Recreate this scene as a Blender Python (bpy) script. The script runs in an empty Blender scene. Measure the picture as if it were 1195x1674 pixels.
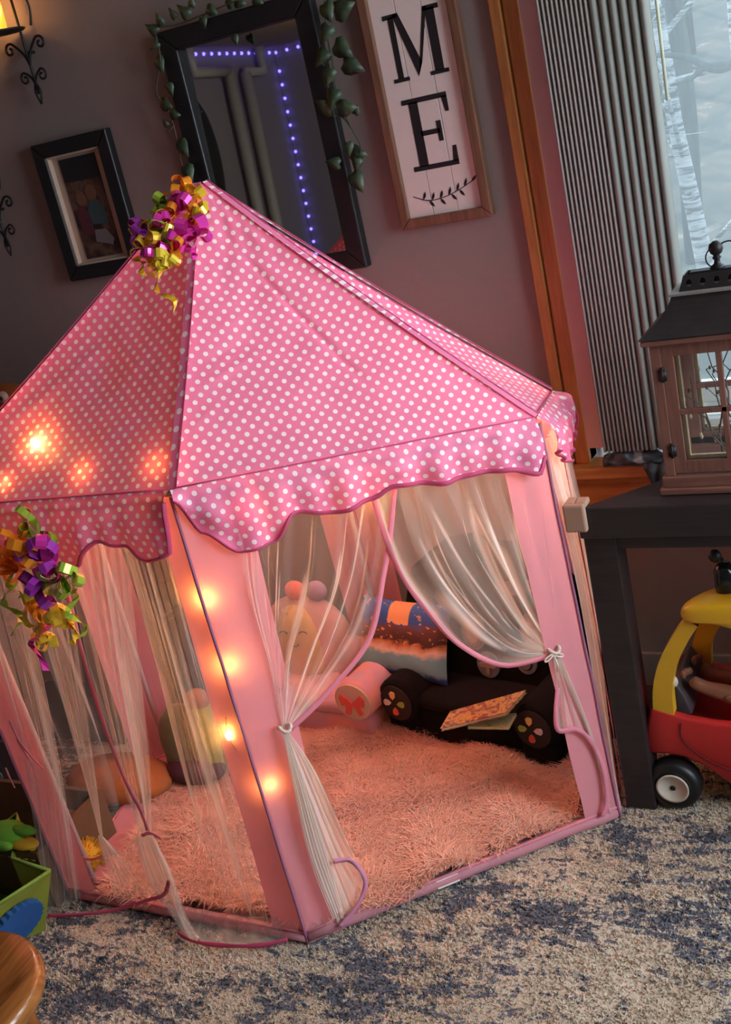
import bpy, math, random
import numpy as np
from mathutils import Vector, Matrix, noise
rnd = random.Random(7)
V = Vector
# ---------------------------------------------------------------- camera
R = Matrix(((0.88106732, 0.03042097, 0.4720116), (0.42272915, 0.39701861, -0.8146633), (-0.21218023, 0.91730627, 0.33694029)))
CAM = V((0, 0, 1.5)); FPX = 1862.0; PX0, PY0 = 597.5, 837.0
cd = bpy.data.cameras.new('camera'); cam = bpy.data.objects.new('camera', cd)
bpy.context.scene.collection.objects.link(cam)
cam.matrix_world = Matrix.Translation(CAM) @ R.to_4x4()
cd.lens = FPX / 1674 * 36; cd.sensor_width = 36; cd.sensor_fit = 'AUTO'; cd.clip_start = .02; cd.clip_end = 200
bpy.context.scene.camera = cam
# ---------------------------------------------------------------- world, lights, exposure
sc = bpy.context.scene
sc.view_settings.view_transform = 'Standard'; sc.view_settings.look = 'None'
sc.view_settings.gamma = 1; sc.view_settings.use_curve_mapping = False
sc.view_settings.exposure = 0.66
w = bpy.data.worlds.new('sky'); sc.world = w; w.use_nodes = True
bg = w.node_tree.nodes['Background']; bg.inputs[0].default_value = (.70, .84, .95, 1); bg.inputs[1].default_value = .95
def light(name, kind, loc, power, color, size=.1, rot=None, sy=None):
    d = bpy.data.lights.new(name, kind); d.energy = power; d.color = color
    if kind == 'AREA':
        d.size = size
        if sy: d.shape = 'RECTANGLE'; d.size_y = sy
    elif kind == 'POINT': d.shadow_soft_size = size
    elif kind == 'SUN': d.angle = size
    o = bpy.data.objects.new(name, d); o.location = loc
    if rot is not None: o.rotation_euler = rot
    sc.collection.objects.link(o); return o
def aim(o, target):
    o.rotation_euler = (V(target) - o.location).to_track_quat('-Z', 'Y').to_euler()
# daylight entering through the big window of the right-hand wall
aim(light('daylight_right_window', 'AREA', (1.64, 1.50, 1.45), 54, (.82, .90, 1.0), 1.5, sy=1.4), (-.5, 1.5, .4))
# daylight entering through the window of the back wall (beside the blinds, right of the frame)
aim(light('daylight_back_window', 'AREA', (.55, 2.78, 1.55), 30, (.82, .92, 1.0), 1.2, sy=1.3), (-.4, 1.4, .6))
# warm ceiling lamp of the room behind the camera
light('room_lamp', 'POINT', (-2.9, -.9, 1.85), .9, (1.0, .66, .38), .15)
sun = light('sun', 'SUN', (5, 12, 8), 1.2, (1, .97, .9), .02); sun.rotation_euler = (math.radians(50), 0, math.radians(-130))

# ---------------------------------------------------------------- helpers
def ray(px, py):
    return (R @ V((px - PX0, -(py - PY0), -FPX))).normalized()
def on_y(px, py, y):
    d = ray(px, py); return CAM + d * ((y - CAM.y) / d.y)
def on_z(px, py, z):
    d = ray(px, py); return CAM + d * ((z - CAM.z) / d.z)
def on_p(px, py, p0, n):
    d = ray(px, py); return CAM + d * ((V(p0) - CAM).dot(n) / d.dot(n))
def link(o): sc.collection.objects.link(o); return o
def tag(o, label, cat, group=None, kind=None):
    if label: o['label'] = label
    if cat: o['category'] = cat
    if group: o['group'] = group
    if kind: o['kind'] = kind
    return o
def thing(name, label, cat, loc=(0, 0, 0), group=None):
    o = bpy.data.objects.new(name, None); o.location = loc; o.empty_display_size = .05; link(o)
    return tag(o, label, cat, group)
class MB:
    def __init__(s): s.v = []; s.f = []; s.uv = None; s.at = {}
    def add(s, vs, fs):
        b = len(s.v); s.v += [tuple(x) for x in vs]; s.f += [tuple(b + i for i in f) for f in fs]; return s
    def box(s, x0, x1, y0, y1, z0, z1, M=None):
        vs = [V((x, y, z)) for x in (x0, x1) for y in (y0, y1) for z in (z0, z1)]
        if M: vs = [M @ p for p in vs]
        return s.add(vs, [(0, 1, 3, 2), (4, 6, 7, 5), (0, 4, 5, 1), (2, 3, 7, 6), (0, 2, 6, 4), (1, 5, 7, 3)])
    def tube(s, pts, r, n=8, cap=True, flat=1.0):
        pts = [V(p) for p in pts]; k = len(pts); rs = r if isinstance(r, (list, tuple)) else [r] * k
        vs = []; up = V((0, 0, 1)); prev = None
        for i, p in enumerate(pts):
            t = (pts[min(i + 1, k - 1)] - pts[max(i - 1, 0)])
            t = t.normalized() if t.length > 1e-9 else V((0, 0, 1))
            if prev is None:
                a = t.cross(up); a = a if a.length > 1e-3 else t.cross(V((1, 0, 0)))
            else:
                a = prev - t * prev.dot(t)
            a.normalize(); prev = a; b = t.cross(a)
            for j in range(n):
                th = 2 * math.pi * j / n
                vs.append(p + a * (rs[i] * math.cos(th)) + b * (rs[i] * flat * math.sin(th)))
        fs = [(i * n + j, i * n + (j + 1) % n, (i + 1) * n + (j + 1) % n, (i + 1) * n + j) for i in range(k - 1) for j in range(n)]
        if cap: fs += [tuple(range(n))[::-1], tuple((k - 1) * n + j for j in range(n))]
        return s.add(vs, fs)
    def lathe(s, prof, n=24, c=(0, 0, 0), M=None, sx=1, sy=1):
        vs = []; k = len(prof)
        for r, z in prof:
            for j in range(n):
                th = 2 * math.pi * j / n; p = V((r * math.cos(th) * sx, r * math.sin(th) * sy, z))
                vs.append((M @ p if M else p) + V(c))
        fs = [(i * n + j, i * n + (j + 1) % n, (i + 1) * n + (j + 1) % n, (i + 1) * n + j) for i in range(k - 1) for j in range(n)]
        fs += [tuple(range(n))[::-1], tuple((k - 1) * n + j for j in range(n))]
        return s.add(vs, fs)
    def ell(s, c, r, n=20, m=12, M=None, p=1.0):
        def sg(x, q): return math.copysign(abs(x) ** q, x)
        vs = []
        for i in range(m + 1):
            ph = -math.pi / 2 + math.pi * i / m
            for j in range(n):
                th = 2 * math.pi * j / n
                q = V((r[0] * sg(math.cos(ph), p) * sg(math.cos(th), p), r[1] * sg(math.cos(ph), p) * sg(math.sin(th), p), r[2] * sg(math.sin(ph), p)))
                vs.append((M @ q if M else q) + V(c))
        fs = [(i * n + j, i * n + (j + 1) % n, (i + 1) * n + (j + 1) % n, (i + 1) * n + j) for i in range(m) for j in range(n)]
        return s.add(vs, fs)
    def prism(s, poly, fr, to):      # poly: 2D list, fr/to: functions (u,v)->3D for the two caps
        k = len(poly); vs = [fr(u, v) for u, v in poly] + [to(u, v) for u, v in poly]
        fs = [tuple(range(k))[::-1], tuple(range(k, 2 * k))] + [(i, (i + 1) % k, k + (i + 1) % k, k + i) for i in range(k)]
        return s.add(vs, fs)
    def grid(s, P, nu, nv):          # P[i][j]
        b = len(s.v)
        s.v += [tuple(P[i][j]) for i in range(nu) for j in range(nv)]
        s.f += [(b + i * nv + j, b + (i + 1) * nv + j, b + (i + 1) * nv + j + 1, b + i * nv + j + 1) for i in range(nu - 1) for j in range(nv - 1)]
        return s
    def strip(s, pts, wv):           # ribbon: pts, width vectors
        vs = []
        for p, q in zip(pts, wv): vs += [V(p) - V(q) / 2, V(p) + V(q) / 2]
        return s.add(vs, [(2 * i, 2 * i + 1, 2 * i + 3, 2 * i + 2) for i in range(len(pts) - 1)])
    def build(s, name, mat, parent=None, smooth=True, bevel=0, sub=0, solid=0, uv=None, attr=None):
        me = bpy.data.meshes.new(name); me.from_pydata(s.v, [], s.f); me.update()
        o = bpy.data.objects.new(name, me); link(o)
        if mat: me.materials.append(mat)
        if uv is not None:
            l = me.uv_layers.new(name='uv')
            arr = np.array(uv, dtype=np.float32); vi = np.empty(len(me.loops), dtype=np.int32)
            me.loops.foreach_get('vertex_index', vi); l.data.foreach_set('uv', arr[vi].ravel())
        if attr:
            for k, a in attr.items():
                at = me.attributes.new(k, 'FLOAT', 'POINT'); at.data.foreach_set('value', np.array(a, dtype=np.float32))
        if smooth:
            me.polygons.foreach_set('use_smooth', [True] * len(me.polygons))
        if parent:
            o.parent = parent; o.matrix_parent_inverse = wmat(parent).inverted()
        if bevel:
            m = o.modifiers.new('bevel', 'BEVEL'); m.width = bevel; m.segments = 2; m.limit_method = 'ANGLE'; m.harden_normals = False
        if solid:
            m = o.modifiers.new('solid', 'SOLIDIFY'); m.thickness = solid; m.offset = 0
        if sub:
            m = o.modifiers.new('sub', 'SUBSURF'); m.levels = sub; m.render_levels = sub
        return o
def wmat(o):
    m = Matrix.Translation(o.location) @ o.rotation_euler.to_matrix().to_4x4()
    if o.parent: return wmat(o.parent) @ o.matrix_parent_inverse @ m
    return m
def struct(name, mb, mat, parent=None, **k):
    o = mb.build(name, mat, parent, smooth=k.pop('smooth', False), **k)
    if not parent: o['kind'] = 'structure'
    return o
def cat(pts, n):                      # Catmull-Rom resample through points
    pts = [V(p) for p in pts]; k = len(pts); out = []
    for i in range(n):
        t = i / (n - 1) * (k - 1); a = min(int(t), k - 2); f = t - a
        p0, p1, p2, p3 = pts[max(a - 1, 0)], pts[a], pts[a + 1], pts[min(a + 2, k - 1)]
        out.append(.5 * ((2 * p1) + (p2 - p0) * f + (2 * p0 - 5 * p1 + 4 * p2 - p3) * f * f + (3 * p1 - p0 - 3 * p2 + p3) * f ** 3))
    return out
def lerp(a, b, t): return a + (b - a) * t
def smooth01(t): t = max(0, min(1, t)); return t * t * (3 - 2 * t)

# ---------------------------------------------------------------- materials
class NT:
    def __init__(s, name):
        s.m = bpy.data.materials.new(name); s.m.use_nodes = True; s.t = s.m.node_tree; s.n = s.t.nodes; s.b = s.n['Principled BSDF']; s.out = s.n['Material Output']
    def new(s, ty, **k):
        n = s.n.new(ty)
        for a, v in k.items():
            if a.startswith('i_'):
                n.inputs[int(a[2:]) if a[2:].isdigit() else a[2:].replace('_', ' ')].default_value = v
            else: setattr(n, a, v)
        return n
    def l(s, a, b): s.t.links.new(a, b); return s
    def math(s, op, a, b=None, c=None):
        n = s.n.new('ShaderNodeMath'); n.operation = op
        for i, x in enumerate((a, b, c)):
            if x is None: continue
            if isinstance(x, (int, float)): n.inputs[i].default_value = x
            else: s.l(x, n.inputs[i])
        return n.outputs[0]
    def mix(s, f, a, b):
        n = s.n.new('ShaderNodeMix'); n.data_type = 'RGBA'
        for sock, x in ((n.inputs[0], f), (n.inputs[6], a), (n.inputs[7], b)):
            if isinstance(x, (int, float)): sock.default_value = x
            elif isinstance(x, (tuple, list)): sock.default_value = (*x, 1) if len(x) == 3 else x
            else: s.l(x, sock)
        return n.outputs[2]
    def coord(s, kind='Object', scale=(1, 1, 1), rot=(0, 0, 0)):
        c = s.n.new('ShaderNodeTexCoord'); m = s.n.new('ShaderNodeMapping'); m.inputs['Scale'].default_value = scale; m.inputs['Rotation'].default_value = rot
        s.l(c.outputs[kind], m.inputs[0]); return m.outputs[0]
    def noise(s, vec, scale, detail=4, rough=.55, dist=0):
        n = s.n.new('ShaderNodeTexNoise'); n.inputs['Scale'].default_value = scale; n.inputs['Detail'].default_value = detail
        n.inputs['Roughness'].default_value = rough; n.inputs['Distortion'].default_value = dist; s.l(vec, n.inputs['Vector']); return n.outputs['Fac']
    def ramp(s, f, stops):
        n = s.n.new('ShaderNodeValToRGB'); e = n.color_ramp.elements
        while len(e) < len(stops): e.new(.5)
        for i, (p, c) in enumerate(stops): e[i].position = p; e[i].color = (*c, 1) if len(c) == 3 else c
        s.l(f, n.inputs[0]); return n.outputs[0]
    def bump(s, h, st=.3, dist=.01):
        n = s.n.new('ShaderNodeBump'); n.inputs['Strength'].default_value = st; n.inputs['Distance'].default_value = dist; s.l(h, n.inputs['Height']); s.l(n.outputs[0], s.b.inputs['Normal']); return n.outputs[0]
def simple(name, col, rough=.6, metal=0, nz=0, nscale=40, bump=0, spec=None, emit=None, es=0, sheen=0, coat=0):
    t = NT(name); t.b.inputs['Roughness'].default_value = rough; t.b.inputs['Metallic'].default_value = metal
    if spec is not None: t.b.inputs['Specular IOR Level'].default_value = spec
    if sheen: t.b.inputs['Sheen Weight'].default_value = sheen
    if coat: t.b.inputs['Coat Weight'].default_value = coat
    v = t.coord(); n = t.noise(v, nscale, 4)
    if nz: t.l(t.mix(n, tuple(c * (1 - nz) for c in col), tuple(min(1, c * (1 + nz)) for c in col)), t.b.inputs['Base Color'])
    else: t.b.inputs['Base Color'].default_value = (*col, 1)
    if bump: t.bump(n, bump, .004)
    if emit: t.b.inputs['Emission Color'].default_value = (*emit, 1); t.b.inputs['Emission Strength'].default_value = es
    return t.m
def wood(name, c1, c2, scale=(2, 2, 14), rough=.45, axis=2, ring=6, knots=0):
    t = NT(name); sc_ = [14, 14, 14]; sc_[axis] = 1.2
    v = t.coord(scale=tuple(sc_)); n = t.noise(v, ring, 6, .6, .6); n2 = t.noise(v, ring * 5, 3)
    f = t.math('MULTIPLY_ADD', n2, .25, n)
    t.l(t.ramp(f, [(.35, c1), (.8, c2)]), t.b.inputs['Base Color']); t.b.inputs['Roughness'].default_value = rough
    t.bump(f, .12, .002); return t.m
def fabric(name, col, trans=.35, nz=.12, bump=.1, rough=.8, dots=None, tcol=None, weave=False):
    t = NT(name); v = t.coord(); n = t.noise(v, 9, 4)
    base = t.mix(n, tuple(c * (1 - nz) for c in col), tuple(min(1, c * (1 + nz)) for c in col))
    if dots:
        uvn = t.new('ShaderNodeTexCoord'); sp = t.new('ShaderNodeSeparateXYZ'); t.l(uvn.outputs['UV'], sp.inputs[0])
        S, r = dots
        def lat(off):
            def fr(o):
                q = t.math('MULTIPLY_ADD', o, 1 / S, off); q = t.math('FRACT', q); return t.math('SUBTRACT', q, .5)
            a, b = fr(sp.outputs[0]), fr(sp.outputs[1])
            d = t.math('SQRT', t.math('ADD', t.math('MULTIPLY', a, a), t.math('MULTIPLY', b, b)))
            return t.math('LESS_THAN', d, r / S)
        m = t.math('MAXIMUM', lat(0), lat(.5))
        base = t.mix(m, base, (.93, .84, .84))
    t.l(base, t.b.inputs['Base Color']); t.b.inputs['Roughness'].default_value = rough
    t.b.inputs['Sheen Weight'].default_value = .15
    nb = t.bump(t.noise(t.coord(), 26, 4, .6), bump, .01)
    tr = t.new('ShaderNodeBsdfTranslucent')
    if dots: t.l(base, tr.inputs[0])
    elif tcol: tr.inputs[0].default_value = (*tcol, 1)
    else: t.l(base, tr.inputs[0])
    mx = t.new('ShaderNodeMixShader'); mx.inputs[0].default_value = trans
    t.l(t.b.outputs[0], mx.inputs[1]); t.l(tr.outputs[0], mx.inputs[2]); t.l(mx.outputs[0], t.out.inputs[0]); return t.m
def netmat(name, col, streak=.16):
    t = NT(name); a = t.new('ShaderNodeAttribute', attribute_name='dens')
    uvn = t.new('ShaderNodeTexCoord'); mp = t.new('ShaderNodeMapping'); mp.inputs['Scale'].default_value = (90, 2, 1); t.l(uvn.outputs['UV'], mp.inputs[0])
    n = t.noise(mp.outputs[0], 1, 3, .6)
    f = t.math('MULTIPLY', a.outputs['Fac'], t.math('MULTIPLY_ADD', n, streak * 2, 1 - streak))
    f = t.math('MINIMUM', f, .93)
    d = t.new('ShaderNodeBsdfDiffuse'); d.inputs[0].default_value = (*col, 1); tl = t.new('ShaderNodeBsdfTranslucent'); tl.inputs[0].default_value = (*col, 1)
    m1 = t.new('ShaderNodeMixShader'); m1.inputs[0].default_value = .5; t.l(d.outputs[0], m1.inputs[1]); t.l(tl.outputs[0], m1.inputs[2])
    tp = t.new('ShaderNodeBsdfTransparent'); m2 = t.new('ShaderNodeMixShader'); t.l(f, m2.inputs[0]); t.l(tp.outputs[0], m2.inputs[1]); t.l(m1.outputs[0], m2.inputs[2])
    t.l(m2.outputs[0], t.out.inputs[0]); return t.m
def glassmat(name, haze=.1, tint=(.85, .95, 1)):
    t = NT(name); tp = t.new('ShaderNodeBsdfTransparent'); gl = t.new('ShaderNodeBsdfGlossy'); gl.inputs['Roughness'].default_value = .03
    fr = t.new('ShaderNodeFresnel'); fr.inputs[0].default_value = 1.45; m = t.new('ShaderNodeMixShader'); t.l(fr.outputs[0], m.inputs[0]); t.l(tp.outputs[0], m.inputs[1]); t.l(gl.outputs[0], m.inputs[2])
    tl = t.new('ShaderNodeBsdfTranslucent'); tl.inputs[0].default_value = (*tint, 1); m2 = t.new('ShaderNodeMixShader'); m2.inputs[0].default_value = haze
    t.l(m.outputs[0], m2.inputs[1]); t.l(tl.outputs[0], m2.inputs[2]); t.l(m2.outputs[0], t.out.inputs[0]); return t.m

M = {}
M['wall'] = simple('wall_paint', (.262, .212, .198), .85, nz=.05, nscale=60, bump=.15)
M['ceil'] = simple('ceiling_paint', (.40, .30, .20), .9, nz=.04, bump=.1)
M['pine'] = wood('honey_pine', (.30, .105, .025), (.50, .20, .055), rough=.4)
M['pineh'] = wood('honey_pine_rail', (.30, .105, .025), (.50, .20, .055), axis=0, rough=.4)
M['floorw'] = wood('dark_floor_boards', (.035, .022, .018), (.09, .055, .04), axis=0)
M['white'] = simple('white_vinyl', (.72, .76, .72), .5, nz=.03)
M['black_wood'] = wood('black_brown_wood', (.014, .010, .011), (.03, .022, .022), axis=0, rough=.38)
M['black'] = simple('black_paint', (.008, .008, .009), .45, nz=.3)
M['brownframe'] = wood('walnut_frame', (.10, .045, .025), (.22, .10, .055), rough=.55)
M['signboard'] = simple('painted_board', (.78, .66, .62), .7, nz=.05, nscale=30)
M['ink'] = simple('black_ink', (.01, .01, .012), .6)
M['cream'] = simple('cream_mat', (.45, .36, .28), .7, nz=.1)
M['iron'] = simple('wrought_iron', (.012, .010, .010), .5, metal=.3, nz=.2)
M['roof'] = fabric('pink_dotted_satin', (.86, .22, .40), trans=.15, dots=(.0255, .0045), bump=.15, rough=.55)
M['pinktrim'] = fabric('rose_binding', (.66, .07, .19), trans=.15, nz=.08, rough=.6)
M['pinkseam'] = fabric('pink_seam', (.88, .28, .42), trans=.2, nz=.1, rough=.6)
M['pinkpost'] = fabric('pale_pink_satin', (.80, .36, .42), trans=.38, nz=.06, bump=.12, rough=.6)
M['pinkband'] = fabric('pink_tape', (.90, .33, .42), trans=.3, nz=.06, rough=.7)
M['net'] = netmat('sheer_net', (.96, .92, .84))
M['fur'] = simple('salmon_fur', (.97, .53, .39), .9, nz=.18, nscale=14, sheen=.3)
M['furbase'] = simple('fur_backing', (.80, .36, .30), .95, nz=.2, nscale=18)
M['maroon'] = simple('dark_maroon', (.10, .03, .035), .9)
M['plushblk'] = simple('black_plush', (.0035, .0035, .004), .95, nz=.3, nscale=30, spec=.2)
M['plushdk'] = simple('charcoal_plush', (.022, .016, .016), .95, nz=.2)
M['lampglow'] = simple('amber_bulb', (1, .6, .2), .3, emit=(1, .52, .12), es=60)

# ================================================================= THE ROOM
YW = 2.48
XL, XR, YF, ZC = -3.95, 1.5, -2.05, 2.15
WX0, WX1, WZ0, WZ1 = -.80, 1.2, .585, 2.0
struct('floor', MB().box(XL - .1, XR + .1, YF - .1, YW + .12, -.12, -.02), M['floorw'])
struct('ceiling', MB().box(XL - .1, XR + .1, YF - .1, YW + .12, ZC, ZC + .1), M['ceil'])
b = MB(); b.box(XL - .1, WX0, YW, YW + .12, -.02, ZC); b.box(WX0, WX1, YW, YW + .12, -.02, WZ0 - .03); b.box(WX0, WX1, YW, YW + .12, WZ1, ZC); b.box(WX1, XR + .1, YW, YW + .12, -.02, ZC)
struct('wall_back', b, M['wall'])
struct('wall_left', MB().box(XL - .1, XL, YF, YW, -.02, ZC), M['wall'])
struct('wall_front', MB().box(XL - .1, XR + .1, YF - .1, YF, -.02, ZC), M['wall'])
b = MB(); b.box(XR, XR + .1, YF, .7, -.02, ZC); b.box(XR, XR + .1, 2.3, YW, -.02, ZC); b.box(XR, XR + .1, .7, 2.3, -.02, .6); b.box(XR, XR + .1, .7, 2.3, 2.05, ZC)
struct('wall_right', b, M['wall'])
struct('baseboard_back', MB().box(XL, XR, YW - .012, YW, -.02, .07), M['wall'])
# window casing, stool and apron in honey pine
b = MB(); b.box(-.863, -.838, YW - .022, YW, .585, 2.1); b.box(-.834, -.80, YW - .016, YW + .05, .585, 2.1); b.box(-.84, -.832, YW - .010, YW, .585, 2.1)
struct('trim_1', b, M['pine'], bevel=.003)
b = MB(); b.box(-.885, WX1 + .06, YW - .05, YW + .03, .555, .585); b.box(-.875, WX1 + .05, YW - .030, YW, .535, .5545)
struct('trim_2', b, M['pineh'], bevel=.004)
struct('trim_3', MB().box(-.868, WX1 + .04, YW - .018, YW, .39, .5345), M['pineh'], bevel=.002)
win = bpy.data.objects.new('window_1', None); link(win); win.location = (0, YW + .05, .6); win['kind'] = 'structure'
b = MB(); b.box(WX0, WX1, YW + .05, YW + .10, .60, .655); b.box(WX0, WX1, YW + .06, YW + .10, .69, .735); b.box(WX0, WX0 + .045, YW + .05, YW + .10, .655, WZ1); b.box(.30, .345, YW + .05, YW + .10, .735, WZ1); b.box(-.612, -.582, YW + .045, YW + .071, .735, WZ1 - .05)
b.box(WX1 - .045, WX1, YW + .05, YW + .10, .735, WZ1); b.box(WX0, WX1, YW + .05, YW + .10, WZ1 - .05, WZ1)
b.build('window_frame', M['white'], win, smooth=False, bevel=.003)
MB().box(WX0 + .045, .30, YW + .072, YW + .076, .655, WZ1 - .05).build('pane', glassmat('window_glass', .16), win, smooth=False)
MB().box(.345, WX1 - .045, YW + .072, YW + .076, .655, WZ1 - .05).build('pane', bpy.data.materials['window_glass'], win, smooth=False)
win2 = bpy.data.objects.new('window_2', None); link(win2); win2.location = (XR, 1.5, .6); win2['kind'] = 'structure'
b = MB(); b.box(XR + .02, XR + .07, .7, 2.3, .6, .65); b.box(XR + .02, XR + .07, .7, 2.3, 2.0, 2.05); b.box(XR + .02, XR + .07, .7, .75, .65, 2.0); b.box(XR + .02, XR + .07, 2.25, 2.3, .65, 2.0); b.box(XR + .02, XR + .07, 1.48, 1.52, .65, 2.0)
b.build('window_frame', M['white'], win2, smooth=False)
for ya, yb in ((.75, 1.48), (1.52, 2.25)):
    MB().box(XR + .04, XR + .044, ya, yb, .65, 2.0).build('pane', bpy.data.materials['window_glass'], win2, smooth=False)

# ---- area rug (cream with distressed slate blue)
def rugmat():
    t = NT('distressed_area_rug'); v = t.coord(scale=(1, 1, 1), rot=(0, 0, math.radians(-8)))
    st = t.coord(scale=(4.5, 14.0, 1), rot=(0, 0, math.radians(-8)))
    big = t.noise(t.coord(scale=(1, 2.2, 1), rot=(0, 0, math.radians(-8))), 2.6, 3, .5)
    band = t.noise(st, 2.4, 6, .75, .5); cross = t.noise(t.coord(scale=(11, 3.5, 1), rot=(0, 0, math.radians(-8))), 2.2, 5, .7)
    fine = t.noise(v, 85, 3, .7)
    f = t.math('ADD', t.math('MULTIPLY', band, .55), t.math('MULTIPLY', cross, .25)); f = t.math('ADD', f, t.math('MULTIPLY', big, .35)); f = t.math('ADD', f, t.math('MULTIPLY', fine, .36))
    mask = t.ramp(f, [(.755, (0, 0, 0)), (.785, (1, 1, 1))])
    blue = t.mix(t.noise(v, 20, 4), (.085, .092, .12), (.22, .235, .28)); crm = t.mix(t.noise(v, 9, 5), (.58, .48, .36), (.86, .77, .63))
    tan = t.ramp(t.noise(t.coord(scale=(1, 1.6, 1)), 1.7, 3), [(.42, (0, 0, 0)), (.62, (1, 1, 1))])
    crm = t.mix(t.math('MULTIPLY', tan, .38), crm, (.42, .31, .20))
    t.l(t.mix(mask, crm, blue), t.b.inputs['Base Color']); t.b.inputs['Roughness'].default_value = .95
    t.bump(t.noise(v, 160, 3, .8), .9, .006); return t.m
M['rug'] = rugmat()
rx0, rx1, ry0, ry1 = -2.6, .9, -.4, 2.2
nx, ny = 60, 45
P = [[V((lerp(rx0, rx1, i / nx), lerp(ry0, ry1, j / ny), -.003 + .003 * noise.noise((i * .4, j * .4, 0)))) for j in range(ny + 1)] for i in range(nx + 1)]
b = MB(); b.grid(P, nx + 1, ny + 1); k0 = len(b.v)
rug = thing('area_rug', 'large cream area rug with distressed slate blue pattern under the pink tent', 'rug', (-.8, .9, -.02))
b.build('rug_surface', M['rug'], rug)
MB().box(rx0, rx1, ry0, ry1, -.02, -.008).build('rug_backing', simple('rug_backing', (.4, .33, .25), .9), rug, smooth=False)
def tufts(name, mat, parent, N, region, hfun, L, wd, lean, seed, bend=.5):
    rs = np.random.RandomState(seed); pts = region(rs, N); n = len(pts)
    z = hfun(pts); ang = rs.uniform(0, 2 * np.pi, n); ln = L * rs.uniform(.6, 1.25, n); le = lean * rs.uniform(.3, 1.2, n)
    dx, dy = np.cos(ang) * le, np.sin(ang) * le; sa = rs.uniform(0, np.pi, n); sx, sy = np.cos(sa) * wd / 2, np.sin(sa) * wd / 2
    b0 = np.stack([pts[:, 0] - sx, pts[:, 1] - sy, z], 1); b1 = np.stack([pts[:, 0] + sx, pts[:, 1] + sy, z], 1)
    h1 = ln * .6; m0 = np.stack([pts[:, 0] - sx * .7 + dx * .35 * ln, pts[:, 1] - sy * .7 + dy * .35 * ln, z + h1], 1); m1 = m0 + np.stack([sx * 1.4, sy * 1.4, 0 * sx], 1)
    tp = np.stack([pts[:, 0] + dx * ln, pts[:, 1] + dy * ln, z + ln * (1 - .35 * bend)], 1)
    vs = np.stack([b0, b1, m0, m1, tp], 1).reshape(-1, 3)
    me = bpy.data.meshes.new(name); idx = np.arange(n)[:, None] * 5
    tri = np.concatenate([idx + [0, 1, 3], idx + [0, 3, 2], idx + [2, 3, 4]], 1).reshape(-1)
    me.vertices.add(len(vs)); me.vertices.foreach_set('co', vs.astype(np.float32).ravel())
    me.loops.add(len(tri)); me.loops.foreach_set('vertex_index', tri.astype(np.int32)); nf = len(tri) // 3
    me.polygons.add(nf); me.polygons.foreach_set('loop_start', np.arange(nf, dtype=np.int32) * 3); me.polygons.foreach_set('loop_total', np.full(nf, 3, dtype=np.int32))
    me.update(); me.validate(); me.materials.append(mat); o = bpy.data.objects.new(name, me); link(o); o['kind'] = 'stuff'
    o.parent = parent; o.matrix_parent_inverse = wmat(parent).inverted(); return o
def rug_region(rs, N):
    x = rs.uniform(-1.9, .15, N); y = rs.uniform(.75, 2.15, N); return np.stack([x, y], 1)
tufts('rug_pile', M['rug'], rug, 170000, rug_region, lambda p: np.full(len(p), -.004), .007, .0035, .9, 3)

# ================================================================= THE TENT
TB = {'A': V((-1.177, 1.438, 0)), 'B': V((-.682, 1.912, 0)), 'C': V((-.82, 2.33, 0)), 'D': V((-1.42, 2.40, 0)), 'E': V((-1.90, 1.93, 0)), 'F': V((-1.79, 1.45, 0))}
TT = {'A': on_z(278, 802, .945), 'B': on_z(874, 684, .885), 'C': V((-.80, 2.26, .90)), 'D': V((-1.40, 2.36, .90)), 'E': V((-1.93, 1.96, .92)), 'F': on_z(-145, 834, .94)}
apex = V((-1.27, 1.853, 1.41))
TT['C'] = on_y(902, 641, 2.14)
order = 'ABCDEF'
ctr = sum((TB[k] for k in order), V((0, 0, 0))) / 6
tent = thing('play_tent', 'pink hexagonal play tent with white polka dot roof and tied back net curtains', 'play tent', ctr)
nABr = (TT['B'] - TT['A']).cross(apex - TT['A']).normalized()
CREASE = [(on_p(x0, y0, TT['A'], nABr), on_p(x1, y1, TT['A'], nABr), am) for x0, y0, x1, y1, am in ((303, 645, 430, 568, .006), (300, 610, 412, 545, -.006), (312, 513, 400, 478, .005), (318, 555, 470, 470, .004), (352, 366, 600, 622, -.009), (305, 700, 360, 660, .005), (640, 480, 760, 640, -.003))]
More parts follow.
